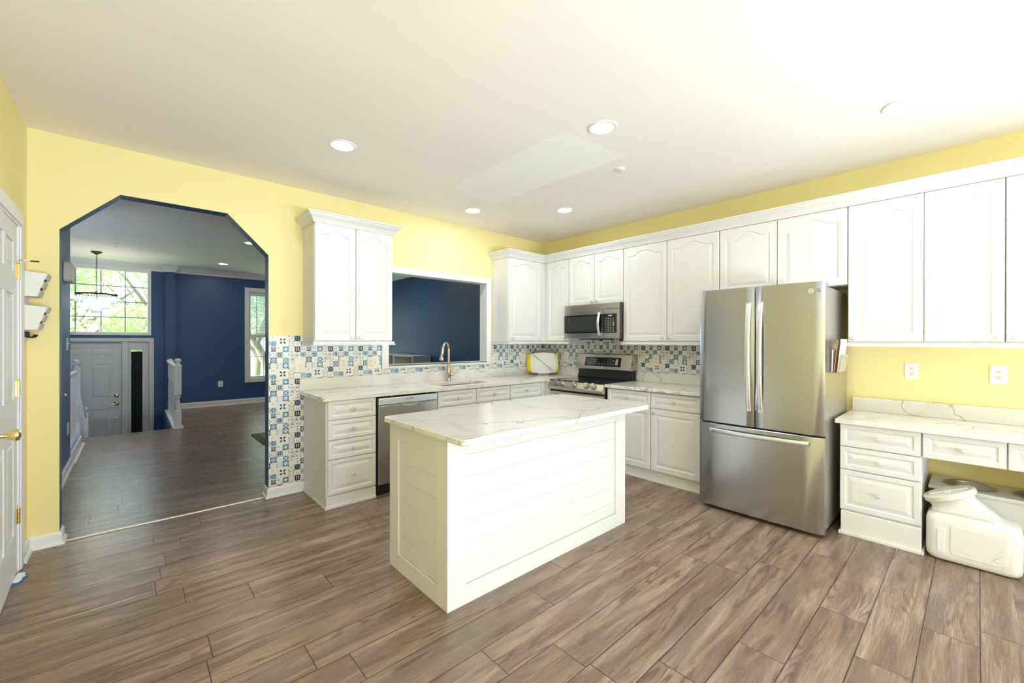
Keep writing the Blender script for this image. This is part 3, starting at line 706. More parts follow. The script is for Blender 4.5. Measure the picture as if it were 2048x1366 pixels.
for a, b in ((.625, .780), (.462, .618), (.178, .455)): drawer(c6, FDK, 4.645, 5.055, a, b)

# ================================================================== COUNTERTOPS
ct = thing('countertop', (-1.7, -.33, .88), 'white veined quartz countertop of the sink run, turning the corner to the range', 'countertop')
g = G(); g.poly(FU(.8805), [(-3.21, -.004), (-3.21, -.637), (-.645, -.637), (-.645, -.705), (-.004, -.705), (-.004, -.004)][::-1], [rrect(-2.02, -1.40, -.53, -.20, .09)], 0, .031)
g.obj('slab', 'quartz', ct, bev=.003)
g = G(); g.box(-3.21, -.004, -.022, -.002, .912, 1.02); g.box(-.022, -.002, -.705, -.023, .912, 1.02); g.obj('upstand', 'quartz', ct, bev=.002)
c_ = thing('countertop', (-.33, -2.0, .88), 'white veined quartz countertop between the range and the refrigerator', 'countertop')
g = G(); g.box(-.632, -.004, -2.505, -1.492, .8805, .9115); g.obj('slab', 'quartz', c_, bev=.003)
g = G(); g.box(-.022, -.002, -2.505, -1.502, .912, 1.02); g.obj('upstand', 'quartz', c_, bev=.002)
c_ = thing('countertop', (-.3, -4.2, .785), 'white veined quartz desk countertop to the right of the refrigerator', 'countertop')
g = G(); g.box(-.598, -.004, -5.1, -3.447, .7855, .816); g.obj('slab', 'quartz', c_, bev=.003)
g = G(); g.box(-.022, -.002, -5.1, -3.455, .8165, .924); g.obj('upstand', 'quartz', c_, bev=.002)
g = G()
def rl(z, ins): return [(x, y, z) for x, y in rrect(-3.212+ins, -1.572-ins, -2.556+ins, -1.722-ins, .03-ins*.5)]
g.loft([rl(.8815, .004), rl(.8855, 0), rl(.908, 0), rl(.912, .004)], 0, True, True, False)
tag(g.obj('island_countertop', 'quartz'), 'white veined quartz slab with rounded corners lying on the island', 'countertop')

# ================================================================== ISLAND
isl = thing('kitchen_island', (-2.37, -2.03, 0), 'white kitchen island with shiplap panels in the middle of the floor', 'island')
X0, X1, Y0, Y1 = -3.162, -1.576, -2.352, -1.715
g = G(); g.box(X0+.02, X1-.02, Y0+.02, Y1-.02, .0, .8805); g.obj('body', 'white', isl)
def ship(F, u0, u1, su0, su1, name):
    g = G(); g.fbox(F, u0, su0, 0, .88, -.02, 0); g.fbox(F, su1, u1, 0, .88, -.02, 0); g.fbox(F, su0, su1, .778, .88, -.02, 0); g.fbox(F, su0, su1, 0, .098, -.02, 0)
    g.obj(name+'_frame', 'white', isl, bev=.0015)
    g = G(); bs = [.100, .183, .300, .420, .538, .655, .776]
    for a, b in zip(bs, bs[1:]):
        A = [F(u, v, -.0195) for u, v in rect(su0+.001, su1-.001, a, b)]; B = [F(u, v, -.0125) for u, v in rect(su0+.001, su1-.001, a+.0005, b-.0005)]; C = [F(u, v, -.009) for u, v in rect(su0+.001, su1-.001, a+.0032, b-.0032)]
        g.loft([A, B, C], 0, True, True, False)
    g.obj(name+'_shiplap', 'white', isl)
FIL = lambda u, v, w: (X0-w, -u, v)
ship(FB(Y0), X0, X1, -3.047, -1.70, 'front'); ship(FIL, -Y1, -Y0-.0201, 1.823, 2.249, 'side')
FIR = lambda u, v, w: (X1+w, u, v)
ship(FIR, Y0+.0201, Y1, -2.249, -1.823, 'end')
FI = lambda u, v, w: (-u, Y1+w, v)
for k in range(3):
    a = 1.60+k*.52; cab_door(isl, lambda u, v, w: FI(u, v, w-.0195), a, a+.51, .11, .86, (a+.05, .80), 0)

# ================================================================== UPPER CABINETS
def upper(name, F, u0, u1, v0, v1, lab, depth=.31):
    p = F((u0+u1)/2, v0, -depth/2); c = thing(name, p, lab, 'cabinet'); carcass(c, F, u0, u1, v0, 2.40, depth-.002); return c
FUB, FUR = FB(-.31), FR(-.31)
u1 = upper('wall_cabinet', FUB, -3.18, -2.462, 1.362, 2.4, 'white two-door wall cabinet hanging alone between the archway and the pass-through')
cab_door(u1, FUB, -3.176, -2.824, 1.370, 2.388, (-2.856, 1.396)); cab_door(u1, FUB, -2.818, -2.466, 1.370, 2.388, (-2.785, 1.396))
CP = [(0, 2.385), (.008, 2.385), (.010, 2.398), (.016, 2.402), (.020, 2.412), (.030, 2.424), (.046, 2.438), (.056, 2.450), (.060, 2.458), (.068, 2.462), (.068, 2.472), (0, 2.472)]
RP = [(0, 1.330), (.020, 1.330), (.022, 1.338), (.014, 1.343), (.010, 1.350), (.016, 1.354), (.016, 1.3615), (0, 1.3615)]
g = G(); g.sweep([(-3.181, -.0005), (-3.181, -.331), (-2.461, -.331), (-2.461, -.0005)], CP, 0, False); g.obj('crown', 'white', u1)
g = G(); g.sweep([(-3.178, -.0005), (-3.178, -.328), (-2.464, -.328), (-2.464, -.0005)], RP, 0, False); g.obj('light_rail', 'white', u1)
u2 = upper('wall_cabinet', FUB, -.952, -.005, 1.362, 2.4, 'white single-door wall cabinet right of the pass-through, above the cutting boards')
cab_door(u2, FUB, -.945, -.385, 1.370, 2.383, (-.908, 1.40)); g = G(); g.box(-.38, -.311, -.326, -.3105, 1.365, 2.385); g.obj('corner_filler', 'white', u2)
u3 = upper('wall_cabinet', FUR, .312, .739, 1.362, 2.4, 'narrow white single-door wall cabinet in the corner, left of the microwave')
cab_door(u3, FUR, .375, .733, 1.370, 2.383, (.70, 1.40)); 
u4 = upper('wall_cabinet', FUR, .740, 1.519, 1.797, 2.4, 'short white two-door wall cabinet above the microwave')
cab_door(u4, FUR, .744, 1.126, 1.80, 2.383, (1.095, 1.83)); cab_door(u4, FUR, 1.131, 1.516, 1.80, 2.383, (1.162, 1.83))
u5 = upper('wall_cabinet', FUR, 1.520, 2.539, 1.362, 2.4, 'tall white two-door wall cabinet between the microwave and the refrigerator')
cab_door(u5, FUR, 1.523, 2.025, 1.370, 2.383, (1.99, 1.40)); cab_door(u5, FUR, 2.031, 2.535, 1.370, 2.383, (2.062, 1.40))
u6 = upper('wall_cabinet', FUR, 2.540, 3.473, 1.797, 2.4, 'short white two-door wall cabinet above the refrigerator')
cab_door(u6, FUR, 2.543, 3.002, 1.80, 2.383, (2.968, 1.822)); cab_door(u6, FUR, 3.008, 3.469, 1.80, 2.383, (3.042, 1.822))
u7 = upper('wall_cabinet', FUR, 3.474, 4.246, 1.362, 2.4, 'tall white two-door wall cabinet above the desk, right of the refrigerator')
cab_door(u7, FUR, 3.477, 3.883, 1.366, 2.383, (3.508, 1.392)); cab_door(u7, FUR, 3.888, 4.243, 1.366, 2.383, (4.212, 1.392))
u8 = upper('wall_cabinet', FUR, 4.247, 5.02, 1.362, 2.4, 'tall white wall cabinet above the desk, cut off by the right edge of the photo')
cab_door(u8, FUR, 4.25, 4.63, 1.366, 2.383, (4.281, 1.392)); cab_door(u8, FUR, 4.636, 5.016, 1.366, 2.383, (4.98, 1.392))
g = G(); g.sweep([(-.953, -.0005), (-.953, -.331), (-.331, -.331), (-.331, -5.03)], CP, 0, False)
tag(g.obj('crown_moulding', 'white'), 'continuous white crown moulding along the tops of the corner and right-hand wall cabinets', 'moulding')
g = G(); g.sweep([(-.951, -.0005), (-.951, -.328), (-.328, -.328), (-.328, -.7395), (-.0005, -.7395)], RP, 0, False)
tag(g.obj('light_rail', 'white'), 'white light rail strip under the corner wall cabinets left of the microwave', 'moulding')
g = G(); g.sweep([(-.0005, -1.521), (-.328, -1.521), (-.328, -2.538), (-.0005, -2.538)], RP, 0, False)
tag(g.obj('light_rail', 'white'), 'white light rail strip under the wall cabinet left of the refrigerator', 'moulding')
g = G(); g.sweep([(-.0005, -3.475), (-.328, -3.475), (-.328, -5.02)], RP, 0, False)
tag(g.obj('light_rail', 'white'), 'white light rail strip under the wall cabinets above the desk', 'moulding')

# ================================================================== TEXT
def text(root, s, F, u, v, w, size, m, name='lettering', bold=.0, ext=.0004):
    cu = bpy.data.curves.new('t', 'FONT'); cu.body = s; cu.size = size; cu.extrude = ext; cu.offset = bold; cu.align_x = 'CENTER'; cu.align_y = 'CENTER'; cu.resolution_u = 3
    o = bpy.data.objects.new('t', cu); COL.objects.link(o); dg_ = bpy.context.evaluated_depsgraph_get(); me = bpy.data.meshes.new_from_object(o.evaluated_get(dg_)); bpy.data.objects.remove(o)
    g = G(); g.add([F(u+p.co.x, v+p.co.y, w+p.co.z) for p in me.vertices], [tuple(f.vertices) for f in me.polygons])
    return g.obj(name, m, root)

# ================================================================== REFRIGERATOR
fr = thing('refrigerator', (-.42, -3.0, 0), 'stainless steel french-door refrigerator with a bottom freezer drawer', 'refrigerator')
FFX = -.752
g = G(); g.box(FFX, -.05, -3.425, -2.575, .045, 1.755); g.obj('case', 'steel2', fr, bev=.006)
def fdoor(name, u0, u1, v0, v1):
    g = G(); uc, hw = 3.0, .43
    def prof(z, ins):
        n = 14; us = [u0+ins+(u1-u0-2*ins)*k/n for k in range(n+1)]; pts = []
        r = .012
        for u in us:
            w = .056+.012*(1-((u-uc)/hw)**2)-ins; e = min(u-u0, u1-u); w -= max(0, r-e)**2/r*1.0; pts.append((u, w))
        return [(FFX-.006-w, -u, z) for u, w in pts]+[(FFX-.006, -(u1-ins), z), (FFX-.006, -(u0+ins), z)]
    g.loft([prof(v0, .003), prof(v0+.004, 0), prof(v1-.004, 0), prof(v1, .003)], 0, True, True, True)
    return g.obj(name, 'steel', fr, ang=30)
dl = fdoor('door', 2.572, 2.992, .712, 1.785); dr = fdoor('door', 2.999, 3.43, .712, 1.785); fz = fdoor('freezer_drawer', 2.572, 3.43, .03, .700)
def bow(door, horizontal, c, a, b, w0):
    g = G(); n = 20; loops = []
    for k in range(n+1):
        t = k/n; s = a+(b-a)*t; wv = w0+.016+.034*math.sin(math.pi*t)**.8; hw = .0165; th = .012
        if horizontal: loops.append([(FFX-wv, -s, c-hw), (FFX-wv-.004, -s, c-hw*.6), (FFX-wv-.004, -s, c+hw*.6), (FFX-wv, -s, c+hw), (FFX-wv+th, -s, c+hw), (FFX-wv+th, -s, c-hw)])
        else: loops.append([(FFX-wv, -(c-hw), s), (FFX-wv-.004, -(c-hw*.6), s), (FFX-wv-.004, -(c+hw*.6), s), (FFX-wv, -(c+hw), s), (FFX-wv+th, -(c+hw), s), (FFX-wv+th, -(c-hw), s)])
    g.loft(loops, 0, True, True, True)
    for e in (a+.012, b-.012):
        if horizontal: g.box(FFX-.05, FFX-w0-.022, -e-.012, -e+.012, c-.012, c+.012)
        else: g.box(FFX-.05, FFX-w0-.022, -c-.012, -c+.012, e-.012, e+.012)
    g.obj('handle', 'steelh', door, ang=50)
bow(dl, False, 2.955, .835, 1.665, .062); bow(dr, False, 3.036, .835, 1.665, .062); bow(fz, True, .648, 2.665, 3.345, .062)
g = G(); g.box(FFX-.004, FFX, -3.425, -2.575, .05, 1.75); g.obj('door_gasket', 'black', fr)
for a, b in ((-3.425, -3.345), (-2.655, -2.575)):
    g = G(); g.box(FFX-.045, FFX+.09, a, b, 1.756, 1.778); g.obj('hinge_cover', 'steel2', fr, bev=.004)
for y in (-3.36, -2.64):
    for x in (-.70, -.12):
        g = G(); g.lathe([(.018, 0), (.018, .046)], (x, y, 0), 'Z', 12); g.obj('foot', 'black', fr)
g = G(); g.box(FFX+.012, FFX+.03, -3.41, -2.59, .012, .044); g.obj('toe_grille', 'black', fr)
FG = lambda u, v, w: (FFX-.006-(.056+.012*(1-((u-3.0)/.43)**2))-w-.0006, -u, v)
g = G()
cu_, cv_ = 3.352, 1.722
g.loft([[FG(cu_+r*math.cos(t*math.pi/14), cv_+r*math.sin(t*math.pi/14), .0004) for t in range(28)] for r in (.0165, .0135)], 0, False, False, False)
g.add([FG(cu_+a, cv_+b, .0005) for a, b in ((-.002, .006), (.001, .006), (.001, -.004), (.005, -.004), (.005, -.007), (-.002, -.007))], [(0, 1, 2, 3, 4, 5)])
g.add([FG(cu_-.007+.0022*math.cos(t*math.pi/6), cv_+.004+.0022*math.sin(t*math.pi/6), .0005) for t in range(12)], [tuple(range(12))])
g.add([FG(cu_+.003, cv_+.0015, .0005), FG(cu_+.011, cv_+.0015, .0005), FG(cu_+.011, cv_-.001, .0005), FG(cu_+.003, cv_-.001, .0005)], [(0, 1, 2, 3)])
g.obj('round_emblem', 'plate', dr)
text(dr, 'LG', FG, 3.387, 1.722, .0003, .034, mat('logo_grey', (.16, .18, .16), .5), bold=.0006)

# ================================================================== MICROWAVE
mw_ = thing('microwave', (-.2, -1.13, 1.395), 'stainless over-the-range microwave hung below the short cabinets', 'microwave')
FM = FR(-.40)
g = G(); g.fbox(FM, .744, 1.514, 1.398, 1.795, -.398, -.012); g.obj('case', 'darkgrey', mw_, bev=.004)
g = G(); g.fbox(FM, .744, 1.514, 1.727, 1.795, -.012, .012); g.obj('vent_panel', 'steelw', mw_, bev=.004)
md_ = G(); md_.fbox(FM, .744, 1.312, 1.398, 1.724, -.011, .014); md = md_.obj('door', 'steelw', mw_, bev=.003)
g = G(); g.fbox(FM, .746, 1.311, 1.460, 1.672, .0142, .017); g.obj('window', 'blackglass', md)
g = G(); g.fbox(FM, .79, 1.235, 1.478, 1.655, .0172, .0185); g.obj('window_screen', mat('dark_mesh_screen', (.03, .034, .034), .3), md)
g = G(); pts = [FM(1.268+.0*k, 1.435+.255*k/14, .022+.030*math.sin(math.pi*k/14)) for k in range(15)]
g.loft([[(p[0]-a, p[1]-b, p[2]) for a, b in ((0, -.014), (.008, -.010), (.008, .010), (0, .014), (-.008, .01), (-.008, -.01))] for p in pts], 0, True, True, True); g.obj('handle', 'steelh', md, ang=50)
g = G(); g.fbox(FM, 1.315, 1.514, 1.398, 1.724, -.011, .012); pn = g.obj('control_panel', 'steelw', mw_, bev=.003)
g = G(); g.fbox(FM, 1.316, 1.490, 1.460, 1.672, .0122, .0165)
for r in range(8):
    for c in range(4): g.fbox(FM, 1.345+c*.032, 1.345+c*.032+(.011 if c < 3 else .016), 1.476+r*.020, 1.476+r*.020+.007, .0166, .0172, 1)
g.fbox(FM, 1.440, 1.462, 1.535, 1.585, .0166, .0172, 1); g.obj('keypad', ['blackglass', mat('key_print', (.34, .32, .27), .5)], pn)
g = G(); g.fbox(FM, 1.388, 1.43, 1.646, 1.658, .0166, .0172); g.obj('clock_display', 'mark', pn)
g = G(); g.fbox(FM, .95, 1.30, 1.385, 1.3975, -.20, -.02); g.obj('bottom_vent', 'black', mw_)

# ================================================================== RANGE
rg = thing('range', (-.33, -1.1, 0), 'stainless and black electric range below the microwave', 'range')
RY0, RY1 = .7085, 1.4885
FG2 = FR(-.62)
g = G(); g.fbox(FG2, RY0, RY1, .04, .9, -.60, 0); g.obj('case', 'black', rg, bev=.003)
g = G(); g.box(-.635, -.10, -RY1, -RY0, .9, .917); g.obj('cooktop', 'blackglass', rg, bev=.004)
g = G(); s0 = []
for u in (RY0, RY1): s0.append([(-.604, -u, .915), (-.628, -u, .912), (-.672, -u, .842), (-.676, -u, .826), (-.668, -u, .806), (-.640, -u, .800), (-.604, -u, .800)])
g.loft(s0, 0, True, True, False); cp = g.obj('control_panel', steel('range_panel_steel', (.60, .56, .50), .27, False, .05), rg, bev=.004)
nrm = Vector((-.072, 0, .045)).normalized()
for u in (.83, .918, 1.098, 1.270, 1.360):
    c = Vector((-.650, -u, .878)); g = G(); g.lathe([(.0, 0), (.034, 0), (.034, .004), (.029, .006), (.029, .026), (.026, .031), (0, .032)], c, tuple(nrm), 22)
    tdir = Vector((0, 1, 0)); g.add([c+nrm*.033+tdir*a+nrm.cross(tdir)*b+nrm*h for h in (0, .005) for a, b in ((-.027, -.006), (.027, -.006), (.027, .006), (-.027, .006))], [(0, 3, 2, 1), (4, 5, 6, 7), (0, 1, 5, 4), (1, 2, 6, 5), (2, 3, 7, 6), (3, 0, 4, 7)])
    k_ = g.obj('knob', mat('knob_steel', (.52, .50, .47), .3, 1), cp, ang=40)
    g = G(); g.lathe([(.034, .001), (.0375, .001), (.0375, .003), (.034, .0045)], c, tuple(nrm), 22, 0, True, False); g.obj('bezel', 'darkgrey', k_)
od_ = G(); od_.fbox(FG2, RY0+.004, RY1-.004, .21, .785, .001, .04); od = od_.obj('oven_door', 'steelw', rg, bev=.004)
g = G(); g.fbox(FG2, RY0+.10, RY1-.10, .32, .62, .0402, .043); g.obj('window', 'blackglass', od)
g = G(); a = FG2(RY0+.04, .735, .085); b = FG2(RY1-.04, .735, .085); g.tube([a, b], .013, 14)
for u in (RY0+.07, RY1-.07): g.tube([FG2(u, .735, .04), FG2(u, .735, .085)], .010, 10)
g.obj('handle', 'steelh', od)
g = G(); g.fbox(FG2, RY0+.004, RY1-.004, .05, .2, .001, .035); g.obj('storage_drawer', 'steelw', rg, bev=.004)
for u in (RY0+.05, RY1-.05):
    for x in (-.57, -.10):
        g = G(); g.lathe([(.016, 0), (.016, .04)], (x, -u, 0), 'Z', 10); g.obj('foot', 'black', rg)
g = G(); g.box(-.099, -.025, -RY1, -RY0, .917, 1.03); g.box(-.125, -.099, -RY1+.01, -RY0-.01, .917, .96); g.obj('riser', 'black', rg, bev=.005)
g = G(); g.loft([[(-.026, -u, 1.028), (-.142, -u, 1.022), (-.146, -u, 1.03), (-.104, -u, 1.205), (-.096, -u, 1.212), (-.026, -u, 1.212)] for u in (RY0-.004, RY1+.004)], 0, True, True, False)
bgd = g.obj('backguard', ['steelw'], rg, bev=.004)
t0 = Vector((-.146, 0, 1.03)); t1 = Vector((-.104, 0, 1.205)); dv = (t1-t0).normalized(); nn = Vector((-dv.z, 0, dv.x))
def FK(u, v, w): p = t0+dv*v+nn*w; return (p.x, -u, p.z)
g = G(); A = [FK(u, v, .0004) for u, v in rect(.84, 1.355, .036, .145)]; B = [FK(u, v, .003) for u, v in rect(.84, 1.355, .036, .145)]; g.loft([A, B], 0, True, True, False)
for r in range(3):
    for c in range(6): g.add([FK(u, v, .0034) for u, v in rect(.872+c*.027, .872+c*.027+.013, .062+r*.025, .062+r*.025+.007)], [(0, 1, 2, 3)], 1)
for r in range(4):
    for c in range(3): g.add([FK(u, v, .0034) for u, v in rect(1.168+c*.024, 1.168+c*.024+.009, .056+r*.020, .056+r*.020+.006)], [(0, 1, 2, 3)], 1)
for c in range(3): g.add([FK(u, v, .0034) for u, v in rect(1.045+c*.038, 1.045+c*.038+.018, .062, .069)], [(0, 1, 2, 3)], 1)
for v in (.062, .10): g.add([FK(u, w, .0034) for u, w in rect(1.238, 1.262, v, v+.010)], [(0, 1, 2, 3)], 1)
g.add([FK(u, v, .0034) for u, v in rect(1.283, 1.318, .056, .128)], [(0, 1, 2, 3)], 1)
g.obj('display', ['blackglass', mat('range_key_print', (.42, .42, .42), .5)], bgd)
g = G(); g.add([FK(u, v, .0012) for u, v in rect(1.085, 1.12, .008, .026)], [(0, 1, 2, 3)]); g.obj('badge', 'mark', bgd)

# ================================================================== DISHWASHER
dw = thing('dishwasher', (-2.44, -.35, 0), 'stainless dishwasher with a pocket handle under the sink countertop', 'dishwasher')
g = G(); g.fbox(FS, -2.742, -2.14, .02, .862, -.58, -.012); g.obj('tub', 'black', dw)
g = G(); g.fbox(FS, -2.735, -2.142, .098, .795, -.0115, .014); dd_ = g.obj('door', 'steelw', dw, bev=.004)
g = G(); g.fbox(FS, -2.738, -2.142, .800, .862, -.0115, .026); cb = g.obj('control_bar', 'steelh', dw, bev=.005)
g = G(); n = 12
cu2 = -2.43
g.loft([[FS(cu2+(.085-.03*k/3)*math.cos(math.pi+math.pi*j/n), .797+(.030-.006*k)*math.sin(math.pi+math.pi*j/n)*(1), .0145+.003*(k == 0)) for j in range(n+1)] for k in range(3)], 0, True, True, True)
g.obj('pocket_handle', 'chrome', dd_)
text(cb, 'BOSCH', FS, -2.425, .840, .0262, .016, 'darkgrey', bold=.0003)
g = G(); g.lathe([(.006, 0), (.006, .0006)], FS(-2.468, .840, .0262), 'Y', 14); g.obj('round_emblem', 'darkgrey', cb)
g = G(); g.fbox(FS, -2.742, -2.14, 0, .094, -.55, -.03); g.obj('toe_panel', 'black', dw)
for u in (-2.60, -2.24):
    g = G(); g.fbox(FS, u-.012, u+.012, .8625, .8785, -.05, -.006); g.obj('mounting_bracket', 'darkgrey', dw)

# ================================================================== SINK AND FAUCET
sk = thing('sink', (-1.71, -.365, .74), 'stainless undermount sink set into the countertop below the pass-through', 'sink')
g = G()
def bl_(z, ins): return [(x, y, z) for x, y in rrect(-2.03+ins, -1.39-ins, -.54+ins, -.19-ins, .09)]
g.loft([bl_(.8795, -.002), bl_(.8795, .006), bl_(.80, .012), bl_(.752, .03), bl_(.745, .06)], 0, False, True, True); g.obj('bowl', mat('sink_steel', (.40, .36, .30), .35, 1), sk)
g = G(); g.lathe([(.045, 0), (.045, .003), (.03, .004), (0, .002)], (-1.71, -.33, .7455), 'Z', 20); g.obj('drain', 'chrome', sk)
fa = thing('faucet', (-1.655, -.085, .912), 'brushed nickel pull-down faucet standing behind the sink', 'faucet')
fx, fy = -1.655, -.085
g = G(); g.lathe([(.029, 0), (.029, .008), (.026, .012), (.026, .05), (.028, .055), (.028, .10), (.027, .115), (.020, .145), (.0155, .17), (.0145, .20)], (fx, fy, .9115), 'Z', 24); g.obj('body', 'nickel', fa)
g = G(); pts = [(fx, fy, 1.11)]
for k in range(19):
    t = math.pi*k/18*.93; pts.append((fx-.068*(1-math.cos(t)), fy-.046*(1-math.cos(t)), 1.265+.082*math.sin(t)))
g.tube(pts, .0135, 14); g.obj('spout', 'nickel', fa)
e = Vector(pts[-1]); d = (Vector(pts[-1])-Vector(pts[-2])).normalized()
g = G(); g.lathe([(.0145, -.004), (.016, .01), (.017, .05), (.022, .10), (.026, .128), (.024, .133), (0, .133)], e, tuple(d), 20); sh = g.obj('spray_head', 'nickel', fa)
g = G(); q = e+d*.085; g.box(q.x-.008, q.x+.006, q.y-.026, q.y-.014, q.z-.022, q.z+.010); g.box(q.x-.006, q.x+.004, q.y-.023, q.y-.012, q.z+.016, q.z+.024); g.obj('spray_button', 'black', sh)
g = G(); g.lathe([(.022, .020), (.0215, .052), (.017, .056), (.010, .060), (.008, .075)], (fx, fy, .985), (1, -.25, .05), 16); g.tube([(fx+.062, fy-.018, .988), (fx+.085, fy-.025, .993), (fx+.115, fy-.034, 1.004)], [.009, .0065, .005], 10); g.obj('lever', 'nickel', fa)

# ================================================================== CEILING LAMPS AND SPRINKLERS
def can(x, y, z, lab, power, r=.092, lc=(.80, .885, 1.0)):
    t = thing('recessed_light', (x, y, z), lab, 'ceiling light', 'recessed ceiling lights')
    g = G(); g.lathe([(r*.80, -.0005), (r, -.0005), (r, -.004), (r*.97, -.007), (r*.80, -.006)], (x, y, z), 'Z', 40, 0, True, False); g.obj('trim_ring', 'plate', t)
    g = G(); g.lathe([(0, -.0045), (r*.80, -.0045), (r*.80, -.001), (0, -.001)], (x, y, z), 'Z', 40); g.obj('lens', 'lens', t)
    area('lamp', (0, 0, -.012), (0, 0, 0), r*1.5, 0, power, lc, shape='DISK', parent=t)
    return t
can(-3.232, -1.119, H, 'lit round recessed ceiling light nearest the archway wall, left of the ceiling patch', CANP)
can(-2.078, -2.504, H, 'lit round recessed ceiling light at the near end of the ceiling patch', CANP)
can(-.996, -3.835, H, 'lit round recessed ceiling light above the desk side of the kitchen, farthest right', CANP)
can(-1.657, -.546, H, 'lit round recessed ceiling light above the sink', CANP)
can(-.953, -1.21, H, 'lit round recessed ceiling light nearest the microwave', CANP)
can(-3.3, -5.3, H, 'added round recessed ceiling light, unseen behind the camera on the left', CANP)  # added out of view to even out the room light
can(-1.5, -5.6, H, 'added round recessed ceiling light, unseen behind the camera on the right', CANP)  # second added lamp out of view, same purpose
can(-3.06, 5.45, HF, 'lit round recessed ceiling light in the far room near the crown moulding', FCAN, lc=(1, .90, .76))
can(-3.03, 3.12, HF, 'lit round recessed ceiling light in the far room just behind the arch corner', FCAN, lc=(1, .90, .76))
can(-1.1, 3.3, HF, 'added unseen recessed ceiling light brightening the far room above the shelf units', FCAN*1.3, lc=(1, .92, .80))  # added lamp, lifts the dark dining side
def sprinkler(x, y, z, lab):
    t = thing('sprinkler_head', (x, y, z), lab, 'sprinkler')
    g = G(); g.lathe([(.0, -.0005), (.038, -.0005), (.036, -.006), (.018, -.011), (0, -.011)], (x, y, z), 'Z', 24); g.obj('escutcheon', 'plate', t)
    g = G(); g.lathe([(.010, -.011), (.009, -.030)], (x, y, z), 'Z', 12)
    g.tube([(x-.009, y, z-.028), (x-.013, y, z-.040), (x, y, z-.052)], .0022, 6); g.tube([(x+.009, y, z-.028), (x+.013, y, z-.040), (x, y, z-.052)], .0022, 6); g.obj('frame', 'chrome', t)
    g = G(); g.lathe([(0, -.052), (.015, -.052), (.015, -.055), (0, -.056)], (x, y, z), 'Z', 16); g.obj('deflector', 'plate', t)
sprinkler(-1.43, -2.206, H, 'small white ceiling sprinkler head beside the ceiling patch')
sprinkler(-4.52, 4.55, HF, 'small ceiling sprinkler head in the far room in front of the chandelier')

# ================================================================== OUTLETS AND SWITCHES
def outlet(F, u, v, kinds, lab, col='plate', w=.078, h=.122, w0=0.0, cat='outlet'):
    nW = w+.046*(len(kinds)-1)
    p = F(u, v-h/2, w0); t = thing('wall_outlet' if kinds[0] == 'o' else 'light_switch', p, lab, cat)
    g = G(); g.loft([[F(a, b, w0+ww) for a, b in rrect(u-nW/2+i, u+nW/2-i, v-h/2+i, v+h/2-i, .006-i*.5)] for i, ww in ((0, .0005), (0, .004), (.003, .0062))], 0, True, True, False); g.obj('cover_plate', col, t)
    for k, kd in enumerate(kinds):
        uc = u+(k-(len(kinds)-1)/2)*.046
        if kd == 'o':
            for dv_ in (-.0195, .0195):
                g = G(); g.loft([[F(uc+.0165*math.cos(q*math.pi/10)*1.0, v+dv_+.0142*math.sin(q*math.pi/10), w0+ww) for q in range(20)] for ww in (.0062, .0082)], 0, False, True, False)
                r = g.obj('receptacle', 'ivory' if col == 'plate' else col, t)
                g = G(); g.fbox(F, uc-.0075, uc-.0052, v+dv_-.002, v+dv_+.006, w0+.0083, w0+.0086); g.fbox(F, uc+.0052, uc+.0075, v+dv_-.002, v+dv_+.006, w0+.0083, w0+.0086); g.fbox(F, uc-.0025, uc+.0025, v+dv_-.0095, v+dv_-.005, w0+.0083, w0+.0086); g.obj('slots', 'hole', r)
        elif kd == 's':
            g = G(); g.fbox(F, uc-.0052, uc+.0052, v-.012, v+.012, w0+.006, w0+.0072); g.obj('slot', 'ivory', t)
            g = G(); a = [F(uc+x_, v+y_, w0+.007) for x_, y_ in rect(-.0042, .0042, -.004, .008)]; b = [F(uc+x_, v+y_, w0+.019) for x_, y_ in rect(-.0036, .0036, .005, .012)]; g.loft([a, b], 0, True, True, False); g.obj('toggle', 'ivory', t)
        else:
            g = G(); g.fbox(F, uc-.0165, uc+.0165, v-.033, v+.033, w0+.006, w0+.0085); g.obj('rocker', col, t)
    return t
FR0, FB0, FLF = FR(0), FB(0), FL(XL)
outlet(FR0, 3.80, 1.148, 'o', 'white duplex outlet on the yellow wall above the desk, nearer the refrigerator')
outlet(FR0, 4.225, 1.146, 'o', 'white duplex outlet above the desk, near the right edge of the photo')
outlet(FB0, -3.205, 1.142, 's', 'ivory light switch on the tiles beside the archway', 'ivory', .092, .128, .0018, 'switch')
outlet(FB0, -2.815, 1.152, 'o', 'ivory duplex outlet on the tiles under the lone wall cabinet', 'ivory', .078, .122, .0018)
outlet(FB0, -2.515, 1.145, 'os', 'wide ivory outlet and switch plate on the tiles at the left side of the pass-through', 'ivory', .078, .122, .0018)
outlet(FB0, -.89, 1.148, 'o', 'ivory duplex outlet on the tiles right of the pass-through', 'ivory', .078, .122, .0018)
outlet(FB0, -.40, 1.148, 's', 'ivory switch on the tiles behind the cutting boards', 'ivory', .078, .122, .0018, 'switch')
outlet(FR0, .43, 1.145, 'r', 'ivory wall plate on the tiles between the cutting boards and the range', 'ivory', .078, .122, .0018, 'switch')
outlet(FR0, 1.725, 1.155, 'o', 'ivory duplex outlet on the tiles between the range and the refrigerator', 'ivory', .078, .122, .0018)
outlet(FB(YF), -2.965, .455, 'o', 'white outlet low on the navy far wall left of the far window', 'plate', .085, .125)
outlet(FLF, 2.23, 1.33, 'ss', 'white double light switch on the navy foyer wall just inside the archway', 'plate', .09, .13, 0, 'switch')
outlet(FLF, 2.30, .44, 'o', 'white outlet low on the navy foyer wall', 'plate', .09, .13)
t = thing('door_chime', (XL, 2.08, 1.97), 'white rounded door chime box high on the navy foyer wall', 'door chime')
